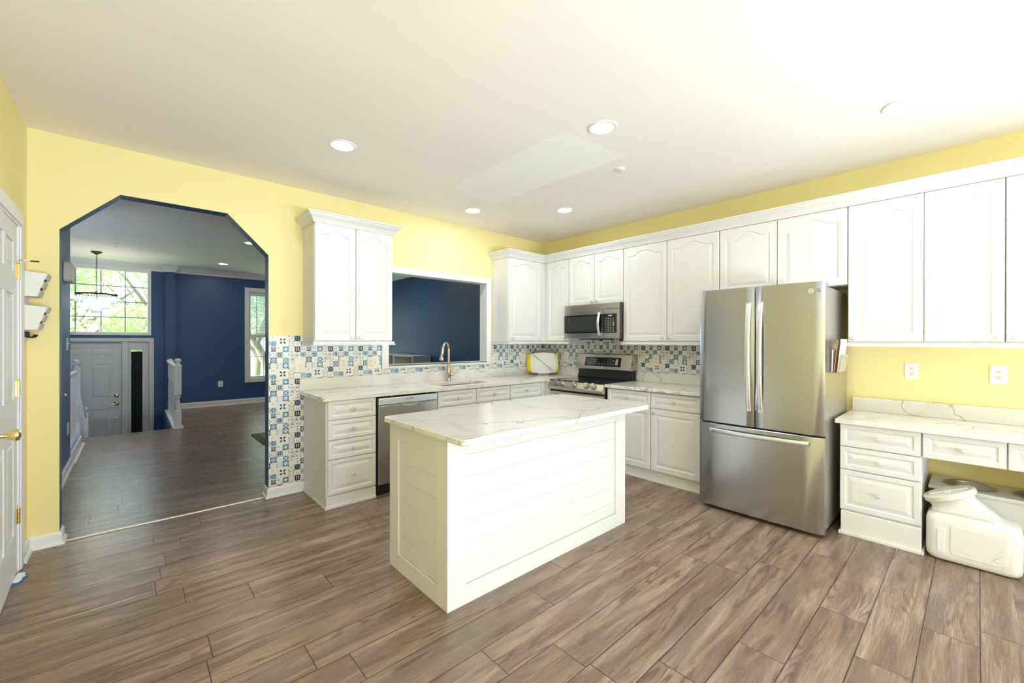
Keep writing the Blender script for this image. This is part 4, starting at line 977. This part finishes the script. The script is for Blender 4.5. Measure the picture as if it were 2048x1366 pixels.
g = G(); g.loft([[FLF(a, b, w_) for a, b in rrect(1.93+i, 2.22-i, 1.955+i, 2.155-i, .03)] for i, w_ in ((0, .0005), (0, .045), (.008, .058))], 0, True, True, True); g.obj('cover', 'ivory', t)
t = thing('wall_hook', (XL, 1.66, .83), 'small brass stop on the navy foyer wall at knob height', 'hook')
g = G(); g.lathe([(0, 0), (.018, 0), (.018, .006), (.008, .010), (.008, .03), (.014, .034), (.012, .042), (0, .043)], FLF(1.66, .85, .0005), 'X', 16); g.obj('stop', 'brass', t)

# ================================================================== CUTTING BOARDS ON A WIRE STAND
bc = Vector((-.235, -.215, .912)); bn = Vector((-.70, -.714, 0)).normalized(); bu = Vector((bn.y, -bn.x, 0))*-1
if bu.dot(Vector((rt.x, rt.y, 0))) < 0: bu = -bu
lean = math.radians(9)
def BF(off, zb, lean=lean): return lambda u, v, w: tuple(bc+bu*u+bn*(off+w*math.cos(lean)-v*math.sin(lean))+Vector((0, 0, zb+v*math.cos(lean)+w*math.sin(lean))))
def barrel(w, h, sag, n=10):
    o = []
    for k in range(n+1): t = -1+2*k/n; o.append((t*w/2*.86, -h/2-sag*(1-t*t)+sag))
    for k in range(n+1): t = -1+2*k/n; o.append((w/2-.012*t*t-.004, t*h/2*.80))
    for k in range(n+1): t = 1-2*k/n; o.append((t*w/2*.86, h/2+sag*(1-t*t)-sag))
    for k in range(n+1): t = 1-2*k/n; o.append((-w/2+.012*t*t+.004, t*h/2*.80))
    return o
def board(off, zb, w, h, lab, uo=0.0):
    t = thing('cutting_board', tuple(bc+bn*off+bu*uo), lab, 'cutting board')
    F = BF(off, zb); BO = barrel(w, h, .022); FF = lambda u, v, ww: F(u+uo, v, ww)
    def ring(s, ww): return [FF(p[0]*s, h/2+p[1]*s, ww) for p in BO]
    g = G(); g.loft([ring(.985, 0), ring(1, .002), ring(1, .010), ring(.985, .012)], 0, True, True, True); g.obj('board', 'yellowpl', t)
    cw = w*.39
    g = G(); q = []
    n = 12
    for k in range(n+1): q.append((-cw+2*cw*k/n, -h/2+.003-.0+.020*0-.021*(1-((-cw+2*cw*k/n)/(w/2*.86))**2)+.021))
    for k in range(n+1): q.append((cw+.020*math.sin(math.pi*k/n)-.008, -h/2+.008+(h-.016)*k/n))
    for k in range(n+1): u_ = cw-2*cw*k/n; q.append((u_, h/2-.003+.021*(1-(u_/(w/2*.86))**2)-.021))
    for k in range(n+1): q.append((-cw-.020*math.sin(math.pi*k/n)+.008, h/2-.008-(h-.016)*k/n))
    g.loft([[FF(a, h/2+b, ww) for a, b in q] for ww in (.0122, .0135)], 0, True, True, False); g.obj('cutting_surface', 'whitepl', t)
    for s in (-1, 1):
        g = G(); pts = [FF(s*(w*.425+.010*math.cos(math.pi*(k/10-.5))), h/2+(k/10-.5)*h*.62, .0128) for k in range(11)]; g.tube(pts, .0055, 8); g.obj('grip', 'clothw' if s > 0 else 'yellowpl', t)
board(.006, .018, .415, .285, 'white and yellow cutting board at the front of the wire stand in the counter corner')
board(-.031, .022, .43, .275, 'yellow-rimmed cutting board behind the front one on the wire stand', -.012)
t = thing('wire_stand', tuple(bc), 'white wire stand holding the cutting boards on the corner countertop', 'stand')
def WP(u, w, z): return tuple(bc+bu*u+bn*w+Vector((0, 0, z)))
g = G()
for off in (.030, -.012, -.042):
    z1 = .125 if off > 0 else .145
    g.tube([WP(-.062, off, .003), WP(-.062, off-.01, z1*.62), WP(0, off-.016, z1), WP(.062, off-.01, z1*.62), WP(.062, off, .003)], .0028, 8)
for u in (-.062, .062): g.tube([WP(u, .034, .003), WP(u, -.06, .003)], .0028, 8); g.tube([WP(u, .03, .012), WP(u, -.055, .012)], .0028, 8)
g.tube([WP(-.018, .032, .012), WP(-.018, .028, .055), WP(.018, .028, .055), WP(.018, .032, .012)], .0022, 8)
g.tube([WP(-.062, .034, .012), WP(.062, .034, .012)], .0028, 8)
g.obj('wire_frame', 'wire', t)

# ================================================================== PET FOOD CONTAINER, FEEDER AND BOWLS
t = thing('pet_food_container', (-.478, -4.107, 0), 'cream plastic pet food container with a slanted round lid on the floor under the desk', 'container')
def ch(ins, z, x0=-.592, x1=-.368, y0=-4.312, y1=-3.912, c=.05):
    x0 += ins; x1 -= ins; y0 += ins; y1 -= ins; pts = []
    for cx, cy, a in ((x1-c, y0+c, -90), (x1-c, y1-c, 0), (x0+c, y1-c, 90), (x0+c, y0+c, 180)):
        for k in range(9): tt = math.radians(a+90*k/8); pts.append((cx+c*math.cos(tt), cy+c*math.sin(tt), z))
    return pts
LC = Vector((-.478, -4.020, .387)); TL = math.radians(25); ay = Vector((0, math.cos(TL), -math.sin(TL))); ln = Vector((0, math.sin(TL), math.cos(TL)))
def circ(r, h):
    o = []
    for p in ch(0, 0):
        d = Vector((p[0]+.48, (p[1]+4.1085)*.62, 0)); a = math.atan2(d.y, d.x); o.append(tuple(LC+ln*h+Vector((1, 0, 0))*r*math.cos(a)*.96+ay*r*math.sin(a)))
    return o
def mixl(A, B, t): return [tuple(a+(b-a)*t for a, b in zip(p, q)) for p, q in zip(A, B)]
SHO = ch(.022, .30, y0=-4.262, y1=-3.912); NK = circ(.116, -.03)
g = G(); g.loft([ch(.03, .004), ch(.012, .010), ch(.003, .026), ch(0, .05), ch(0, .245), ch(.004, .268), ch(.014, .284), mixl(ch(.03, .292), SHO, .5), SHO, mixl(SHO, NK, .30), mixl(SHO, NK, .62), mixl(SHO, NK, .86), NK, circ(.118, -.008), circ(.118, .0)], 0, True, True, True)
bd = g.obj('body', 'binpl', t, ang=60)
FX = lambda u, v, w: (-.592-w, -u, v)
g = G(); g.loft([[FX(a, b, w) for a, b in rrect(4.02+i, 4.252-i, .055+i, .235-i, .022)] for i, w in ((0, -.004), (.0, .002), (.004, .0035))], 0, True, True, False); g.obj('label_panel', 'binpl', bd)
g = G(); g.loft([[FX(a, b, w) for a, b in rrect(3.963+i, 3.997-i, .055+i, .205-i, .006)] for i, w in ((0, -.004), (.0, .0025), (.005, .0035))], 0, True, True, False); g.obj('level_window', mat('frosted_strip', (.80, .80, .76), .3), bd)
g = G(); random.seed(5)
for a, b, c, d in ((4.04, .105, 4.075, .085), (4.075, .085, 4.11, .075), (4.19, .075, 4.235, .13), (4.19, .085, 4.24, .06), (4.20, .10, 4.225, .10), (4.21, .12, 4.228, .15)):
    g.tube([FX(a, b, .0036), FX((a+c)/2, (b+d)/2+.003, .0036), FX(c, d, .0036)], .0009, 5)
g.obj('scuff_marks', mat('brown_scuffs', (.55, .47, .36), .8), bd)
g = G(); g.lathe([(.0, .001), (.124, .001), (.128, .005), (.128, .028), (.122, .034), (.106, .035), (.103, .031), (0, .031)], LC, tuple(ln), 44); lid = g.obj('lid', 'binlid', t)
g = G()
def LP(a, b, h): return tuple(LC+Vector((1, 0, 0))*a+ay*b+ln*h)
for x0, x1, y0, y1, h in ((-.014, .014, -.10, .10, .040), (-.035, .035, -.022, .022, .044)):
    g.loft([[LP(a, b, .0312) for a, b in rrect(x0, x1, y0, y1, .012)], [LP(a, b, h) for a, b in rrect(x0+.004, x1-.004, y0+.004, y1-.004, .009)]], 0, True, True, False)
g.obj('lid_grip', 'binlid', lid)
g = G(); g.loft([[tuple(LC+ln*h+(Vector((1, 0, 0))*math.cos(q*math.pi/20)+ay*math.sin(q*math.pi/20))*.1215) for q in range(40)] for h in (-.003, .001)], 0, True, True, True); g.obj('gasket', 'mark', lid)
t = thing('pet_feeder', (-.19, -4.27, 0), 'low white wooden feeding stand against the yellow wall under the desk', 'pet feeder')
g = G(); g.poly(FU(.385), rect(-.345, -.012, -4.64, -3.912), [[(-.178+.118*math.cos(q*math.pi/18), -4.092+.118*math.sin(q*math.pi/18)) for q in range(36)], [(-.178+.118*math.cos(q*math.pi/18), -4.408+.118*math.sin(q*math.pi/18)) for q in range(36)]], 0, .02); g.obj('top', 'white', t, bev=.003)
for y in (-3.95, -4.60):
    g = G(); g.box(-.325, -.03, y-.011, y+.011, 0, .3849); g.obj('side_panel', 'white', t)
g = G(); g.box(-.327, -.310, -4.588, -3.962, .19, .3849); g.box(-.327, -.310, -4.588, -3.962, .02, .183); g.obj('front_panel', 'white', t)
for y, lab in ((-4.092, 'stainless pet bowl set in the white feeding stand, directly behind the cream container lid'), (-4.408, 'stainless pet bowl set in the white feeding stand, at the right edge of the photo')):
    g = G(); g.lathe([(.100, -.055), (.113, -.001), (.128, .0015), (.129, .005), (.120, .006), (.108, -.012), (.095, -.048), (.0, -.050), (0, -.055)], (-.178, y, .4055), 'Z', 44)
    tag(g.obj('pet_bowl', 'steel2', loc=(-.178, y, .35)), lab, 'bowl', 'pet bowls in the feeding stand')

# ================================================================== MAIL POCKET ON THE REFRIGERATOR
FV = lambda u, v, w: (u, -3.426-w, v)
t = thing('mail_pocket', (-.53, -3.43, 1.14), 'clear acrylic mail pocket on the right side of the refrigerator', 'mail holder')
g = G(); g.fbox(FV, -.64, -.42, 1.145, 1.30, .001, .004); g.fbox(FV, -.64, -.42, 1.145, 1.149, .004, .05); g.add([FV(-.64, 1.149, .047), FV(-.42, 1.149, .047), FV(-.42, 1.275, .066), FV(-.64, 1.275, .066), FV(-.64, 1.149, .050), FV(-.42, 1.149, .050), FV(-.42, 1.275, .069), FV(-.64, 1.275, .069)], [(0, 1, 2, 3), (4, 7, 6, 5), (0, 4, 5, 1), (1, 5, 6, 2), (2, 6, 7, 3), (3, 7, 4, 0)])
g.obj('pocket', 'clear', t)
def sheet(name, u0, u1, v0, v1, w0, w1, th, m, lab):
    g = G(); g.add([FV(u0, v0, w0), FV(u1, v0, w0), FV(u1, v1, w1), FV(u0, v1, w1), FV(u0, v0, w0+th), FV(u1, v0, w0+th), FV(u1, v1, w1+th), FV(u0, v1, w1+th)], [(0, 3, 2, 1), (4, 5, 6, 7), (0, 1, 5, 4), (1, 2, 6, 5), (2, 3, 7, 6), (3, 0, 4, 7)]); return tag(g.obj(name, m), lab, 'paper')
sheet('leaflet', -.632, -.43, 1.15, 1.385, .038, .060, .004, 'printed', 'printed leaflet at the front of the mail pocket on the refrigerator')
sheet('envelope', -.625, -.46, 1.15, 1.375, .018, .040, .004, 'brownpaper', 'brown envelope in the middle of the mail pocket on the refrigerator')
sheet('notepaper', -.636, -.44, 1.15, 1.31, .008, .010, .004, 'paper', 'white sheet at the back of the mail pocket on the refrigerator')

# ================================================================== MAIL ORGANIZER ON THE LEFT WALL
t = thing('mail_organizer', (XL, -.10, 1.37), 'white wooden two-tier mail organizer with black hooks on the left wall corner', 'mail organizer')
FO = FL(XL+.0005)
g = G(); g.fbox(FO, -.178, -.018, 1.372, 1.80, 0, .010); g.obj('back_board', 'mailwood', t)
for zb in (1.645, 1.435):
    for y0 in (-.178, -.026):
        g = G(); a = [(zb, .011), (zb, .062), (zb+.145, .105), (zb+.155, .011)]
        g.loft([[FO(y0, z, w) for z, w in a], [FO(y0+.008, z, w) for z, w in a]], 0, True, True, False); g.obj('pocket_side', 'mailwood', t)
    g = G(); g.fbox(FO, -.17, -.026, zb, zb+.008, .011, .06); g.obj('pocket_floor', 'mailwood', t)
    g = G()
    for a, b in ((0, .26), (.38, .64), (.76, 1.0)):
        P = lambda y, s, w: FO(y, zb+.145*s, .0625+.043*s+w)
        g.loft([[P(-.178, a, 0), P(-.018, a, 0), P(-.018, b, 0), P(-.178, b, 0)], [P(-.178, a, .006), P(-.018, a, .006), P(-.018, b, .006), P(-.178, b, .006)]], 0, True, True, False)
    g.obj('front_slats', 'mailgrey', t)
    g = G(); P = lambda y, s, w: FO(y, zb+.145*s, .052+.043*s+w); g.loft([[P(-.168, .1, 0), P(-.03, .1, 0), P(-.03, .9, 0), P(-.168, .9, 0)], [P(-.168, .1, .004), P(-.03, .1, .004), P(-.03, .9, .004), P(-.168, .9, .004)]], 0, True, True, False); g.obj('inner_panel', 'mailslot', t)
for k in range(5):
    y = -.160+k*.031; g = G(); g.tube([FO(y, 1.425, .012), FO(y, 1.392, .014), FO(y, 1.386, .030), FO(y, 1.393, .046), FO(y, 1.405, .050)], .0035, 8); g.obj('hook', 'iron', t)
# cloth by the door
g = G(); n = 14
top = [[(-4.838+.003*math.sin(j*1.3)+.048*i/n*(1-.55*abs(j/n-.35)), -.385-.135*j/n, .002+(.010+.002*math.sin(j*.9))*(1-.55*i/n)*min(1, i*.5)) for i in range(n+1)] for j in range(n+1)]
vs = [p for r in top for p in r]; k = len(vs); vs += [(p[0], p[1], .001) for p in vs]; fs = []; 
for j in range(n):
    for i in range(n):
        q = j*(n+1)+i; fs.append((q, q+1, q+n+2, q+n+1)); fs.append((k+q, k+q+n+1, k+q+n+2, k+q+1))
for i in range(n):
    fs += [(i, k+i, k+i+1, i+1)]; q = n*(n+1)+i; fs += [(q, q+1, k+q+1, k+q)]; q = i*(n+1); fs += [(q, q+n+1, k+q+n+1, k+q)]; q = i*(n+1)+n; fs += [(q, k+q, k+q+n+1, q+n+1)]
g.add(vs, fs, 0, True)
for fi, f in enumerate(g.f):
    if max(v % k for v in f) < k and all(v < k for v in f) and (f[0] % (n+1)) < n-2: g.m[fi] = 1
tag(g.obj('cloth', ['cloth', 'clothw']), 'small white cloth with a blue edge on the floor under the white panelled door', 'cloth')

# ================================================================== FAR ROOM THINGS
# chandelier
cx_, cy_ = -4.774, 5.526
t = thing('chandelier', (cx_, cy_, HF), 'black-rimmed three-tier crystal chandelier hanging in the entry before the transom', 'chandelier')
g = G(); g.lathe([(0, -.0005), (.072, -.0005), (.072, -.012), (.05, -.026), (.014, -.05), (0, -.05)], (cx_, cy_, HF), 'Z', 28); g.obj('canopy', 'iron', t)
g = G(); z = HF-.05; k = 0
while z > 2.17:
    a = 0.009; n_ = 10; ring = []
    for q in range(n_+1): th = 2*math.pi*q/n_; h_ = .017*math.cos(th); s_ = a*math.sin(th); ring.append((cx_+(s_ if k % 2 else 0), cy_+(0 if k % 2 else s_), z-.017+h_))
    g.tube(ring, .0026, 5); z -= .027; k += 1
g.tube([(cx_+.004, cy_, HF-.05), (cx_+.004, cy_, 2.10)], .002, 5); g.obj('chain', 'iron', t)
g = G(); g.loft([[(cx_+r*math.cos(q*math.pi/24), cy_+r*math.sin(q*math.pi/24), zz) for q in range(48)] for r, zz in ((.243, 2.105), (.25, 2.105), (.25, 2.13), (.243, 2.13), (.243, 2.105))], 0, False, False, True)
for q in range(4): g.tube([(cx_, cy_, 2.16), (cx_+.245*math.cos(q*math.pi/2), cy_+.245*math.sin(q*math.pi/2), 2.125)], .004, 6)
g.lathe([(.012, 2.02), (.012, 2.17)], (cx_, cy_, 0), 'Z', 10); g.obj('ring_frame', 'iron', t)
tmpl = G(); tmpl.lathe([(0, 0), (.010, -.006), (.0115, -.10), (.006, -.115), (0, -.118)], (0, 0, 0), 'Z', 6, 0, False)
pm = None
for cnt, r, zt, sc in ((48, .245, 2.098, 1.0), (30, .150, 2.02, .98), (14, .055, 1.925, .95)):
    for q in range(cnt):
        if pm is None:
            o = tmpl.obj('crystal', 'crystal', t); o.data.transform(Matrix.Translation(LOC[t.name])); pm = o.data
        else:
            o = bpy.data.objects.new('crystal', pm); COL.objects.link(o); o.parent = t
        o.location = (r*math.cos(2*math.pi*q/cnt), r*math.sin(2*math.pi*q/cnt), zt-HF); o.scale = (1, 1, sc)
for q in range(5):
    g = G(); a = q*2*math.pi/5; g.lathe([(0, -.03), (.012, -.022), (.017, 0), (.012, .03), (0, .04)], (cx_+.10*math.cos(a), cy_+.10*math.sin(a), 2.035), 'Z', 12); g.obj('bulb', 'bulb', t)
l = bpy.data.lights.new('lamp', 'POINT'); l.energy = 14; l.color = (1, .92, .8); l.shadow_soft_size = .12; o = bpy.data.objects.new('lamp', l); COL.objects.link(o); o.parent = t; o.location = (0, 0, 1.98-HF)
# railings
def newel(root, x, y, z0, h, w=.088):
    g = G(); c = (x, y, 0); hw = w/2
    g.box(x-hw, x+hw, y-hw, y+hw, z0, z0+h*.24)
    g.lathe([(hw*.95, z0+h*.24), (hw*.72, z0+h*.255), (hw*.80, z0+h*.27), (hw*.78, z0+h*.30), (hw*.52, z0+h*.40), (hw*.50, z0+h*.415), (hw*.78, z0+h*.425), (hw*.78, z0+h*.44), (hw*.62, z0+h*.455), (hw*.95, z0+h*.47)], c, 'Z', 20)
    g.box(x-hw, x+hw, y-hw, y+hw, z0+h*.47, z0+h*.885)
    g.lathe([(hw*1.25, z0+h*.885), (hw*.62, z0+h*.92), (hw*.55, z0+h*.935), (hw*.95, z0+h*.955), (hw*.98, z0+h*.965), (hw*.75, z0+h*.99), (0, z0+h)], c, 'Z', 20)
    g.obj('newel_post', 'trim', root)
def baluster(root, x, y, z0, z1):
    h = z1-z0; g = G(); g.box(x-.016, x+.016, y-.016, y+.016, z0, z0+h*.2)
    g.lathe([(.016, z0+h*.2), (.010, z0+h*.23), (.015, z0+h*.30), (.016, z0+h*.36), (.009, z0+h*.66), (.014, z0+h*.70)], (x, y, 0), 'Z', 10); g.box(x-.016, x+.016, y-.016, y+.016, z0+h*.70, z1); g.obj('baluster', 'trim', root)
t = thing('stair_railing', (-3.815, 5.3, 0), 'white guard railing with a turned newel post on the right side of the stairwell', 'railing')
newel(t, -3.815, 4.20, .018, 1.075)
g = G(); g.box(-3.875, -3.745, 4.13, YF, .0005, .018); g.obj('base_plate', 'trim', t, bev=.003)
g = G(); g.tube([(-3.815, 4.24, .955), (-3.815, YF-.12, .955)], .031, 12); g.lathe([(.055, 0), (.055, .012), (.03, .02)], (-3.79, YF-.101, .955), (0, -1, 0), 20); g.obj('handrail', 'trim', t)
for k in range(18): baluster(t, -3.815, 4.35+k*.115, .018, .94)
t = thing('stair_railing', (-4.87, 3.1, 0), 'white guard railing on the left side of the stairwell, ending the navy foyer wall', 'railing')
newel(t, -4.885, 3.71, .018, 1.10)
g = G(); g.box(-4.94, -4.80, 2.545, 3.79, .0005, .018); g.box(-4.845, -4.825, 2.545, 3.66, .018, .13); g.obj('base_plate', 'trim', t, bev=.003)
g = G(); g.tube([(-4.885, 2.545, .955), (-4.885, 3.67, .955)], .031, 12); g.obj('handrail', 'trim', t)
for k in range(10): baluster(t, -4.885, 2.60+k*.105, .018, .93)
t = thing('stair_railing', (-4.885, 4.5, -.34), 'white sloping stair railing going down to the entry landing on the left', 'railing')
g = G(); g.tube([(-4.885, 3.80, .84), (-4.885, 4.98, .20)], .031, 12); g.obj('handrail', 'trim', t)
for k in range(9):
    y = 3.86+k*.125; zt = .86-(y-3.76)*.541; zb = (-.0 if y < 4.26 else -.17*(1+int((y-4.26)/.25)) if y < 5.01 else -.68); baluster(t, -4.885, y, zb, zt-.02)
newel(t, -4.885, 5.05, -.68, 1.02)
# white shelving unit seen through the pass-through
def shelfbox(x0, x1, y0, y1, z1, lab):
    t = thing('shelf_unit', ((x0+x1)/2, (y0+y1)/2, 0), lab, 'shelf')
    
    for ya in (y0, y1-.022):
        g = G(); g.box(x0, x1, ya, ya+.022, 0, z1-.0221); g.obj('side_panel', 'greyshelf', t)
    g = G(); g.box(x0, x1, y0, y1, z1-.022, z1); g.obj('top', 'greyshelf', t); g = G(); g.box(x1-.012, x1, y0+.022, y1-.022, .0, z1-.022); g.obj('back_panel', 'greyshelf', t)
    for z in (.06, .40, .72):
        g = G(); g.box(x0+.01, x1-.012, y0+.022, y1-.022, z, z+.02); g.obj('shelf', 'greyshelf', t)
shelfbox(-.40, -.012, 3.03, 3.815, 1.079, 'pale grey open shelf unit against the navy dining wall, nearer the pass-through')
shelfbox(-.40, -.012, 3.83, 4.60, 1.092, 'pale grey shelf unit half hidden behind the left casing of the pass-through')
# rug
t = thing('rug', (-2.5, 2.8, 0), 'green bordered rug on the far room floor behind the tiled wall end', 'rug')
g = G(); g.box(-3.06, -1.6, 2.15, 2.93, .0005, .012); g.obj('pile', 'rug', t); g = G(); g.box(-2.98, -1.68, 2.23, 2.85, .0122, .0135); g.obj('field', 'rug2', t)

# ================================================================== OUTDOORS
g = G(); g.box(-40, 40, YF+.8, 70, -1.2, -1.05); struct(g.obj('ground', 'grass'), 'sunlit lawn outside')
g = G(); g.box(-40, 40, 14.5, 19.0, -1.049, -1.03); struct(g.obj('ground_road', 'road'), 'pale road beyond the lawn')
g = G(); g.box(-30, 30, -40, YB-1.3, -.30, -.16); g.box(.9, 30, YB-1.3, YF+.7, -.30, -.16); struct(g.obj('ground_light_block', mat('light_block_grey', (.25, .25, .245), .9)), 'unseen grey ground added outside the kitchen to block light from below')  # added slab out of view, cuts world light reaching the ceiling from below
def tree(x, y, h, cr, key, lab, trunk=.16, low=.35, seed=1):
    t = thing('tree', (x, y, -1.05), lab, 'tree')
    rnd = random.Random(seed); g = G()
    pts = [(x+rnd.uniform(-.1, .1)*k, y, -1.05+h*.75*k/5) for k in range(6)]; g.tube(pts, [trunk*(1.25-.17*k) for k in range(6)], 10)
    for k in range(5):
        a = rnd.uniform(0, 6.28); b = pts[2+k % 3]; g.tube([b, (b[0]+math.cos(a)*cr*.35, b[1]+math.sin(a)*cr*.35, b[2]+h*.16), (b[0]+math.cos(a)*cr*.7, b[1]+math.sin(a)*cr*.7, b[2]+h*.26)], [trunk*.5, trunk*.32, trunk*.12], 7)
    g.obj('trunk', 'bark', t)
    g = G(); vs = []; fs = []
    blobs = []
    for k in range(16):
        a = rnd.uniform(0, 6.28); rr_ = cr*math.sqrt(rnd.random())*.75; zz = -1.05+h*(low+(1-low)*rnd.random()); s = 1-abs((zz+1.05)/h-.62)*1.1; blobs.append((x+rr_*math.cos(a)*s, y+rr_*math.sin(a)*s, zz, cr*rnd.uniform(.28, .45)))
    for k in range(2600):
        b = blobs[k % 16]; d = Vector((rnd.gauss(0, 1), rnd.gauss(0, 1), rnd.gauss(0, 1))).normalized()*b[3]*rnd.uniform(.55, 1.0)
        c = Vector(b[:3])+d; u = Vector((rnd.gauss(0, 1), rnd.gauss(0, 1), rnd.gauss(0, 1))).normalized(); w_ = u.orthogonal().normalized(); s = rnd.uniform(.05, .12)*(.6+h/14)
        vs += [c-u*s, c+w_*s*.6, c+u*s, c-w_*s*.6]; fs.append((4*k, 4*k+1, 4*k+2, 4*k+3))
    g.add(vs, fs); g.obj('crown', key, t)
tree(-6.0, 15.5, 7.5, 2.4, 'leaf', 'leafy green tree outside, left part of the transom view', seed=1)
tree(-3.5, 20, 8.2, 2.6, 'leaf2', 'tall blue-green tree outside, behind the middle of the transom', seed=2)
tree(-6.6, 26.5, 6.5, 3.0, 'leaf', 'bushy light green tree outside, low across the transom centre', seed=3, low=.15)
tree(-1.2, 31, 9.0, 3.2, 'leaf', 'large rounded tree far outside, right part of the transom view', seed=4)
tree(-10.5, 35, 10.0, 4.0, 'leaf2', 'dark rounded tree far outside, seen at the left edge of the transom', seed=5)
tree(-4.4, 12.0, 3.3, 1.4, 'leaf', 'small bright shrub-like tree just outside the entry', seed=6, low=.3, trunk=.06)
tree(-1.35, 10.2, 5.2, 1.7, 'leaf2', 'tree with a leaning grey trunk outside the far window', seed=7, low=.55, trunk=.15)
tree(1.2, 25, 8, 3.2, 'leaf', 'green tree far across the road, seen through the far window', seed=8)
t = thing('house', (-3.0, 40, -1.05), 'distant neighbouring house with a tan gable roof beyond the trees', 'house')
g = G(); g.box(-5.8, -.5, 37, 43, -1.05, 2.6); g.obj('walls', 'siding', t); g = G(); g.loft([[(-6.2, y, 2.55), (-.1, y, 2.55), (-3.15, y, 5.0)] for y in (36.6, 43.4)], 0, True, True, False); g.obj('roof', 'roof', t)
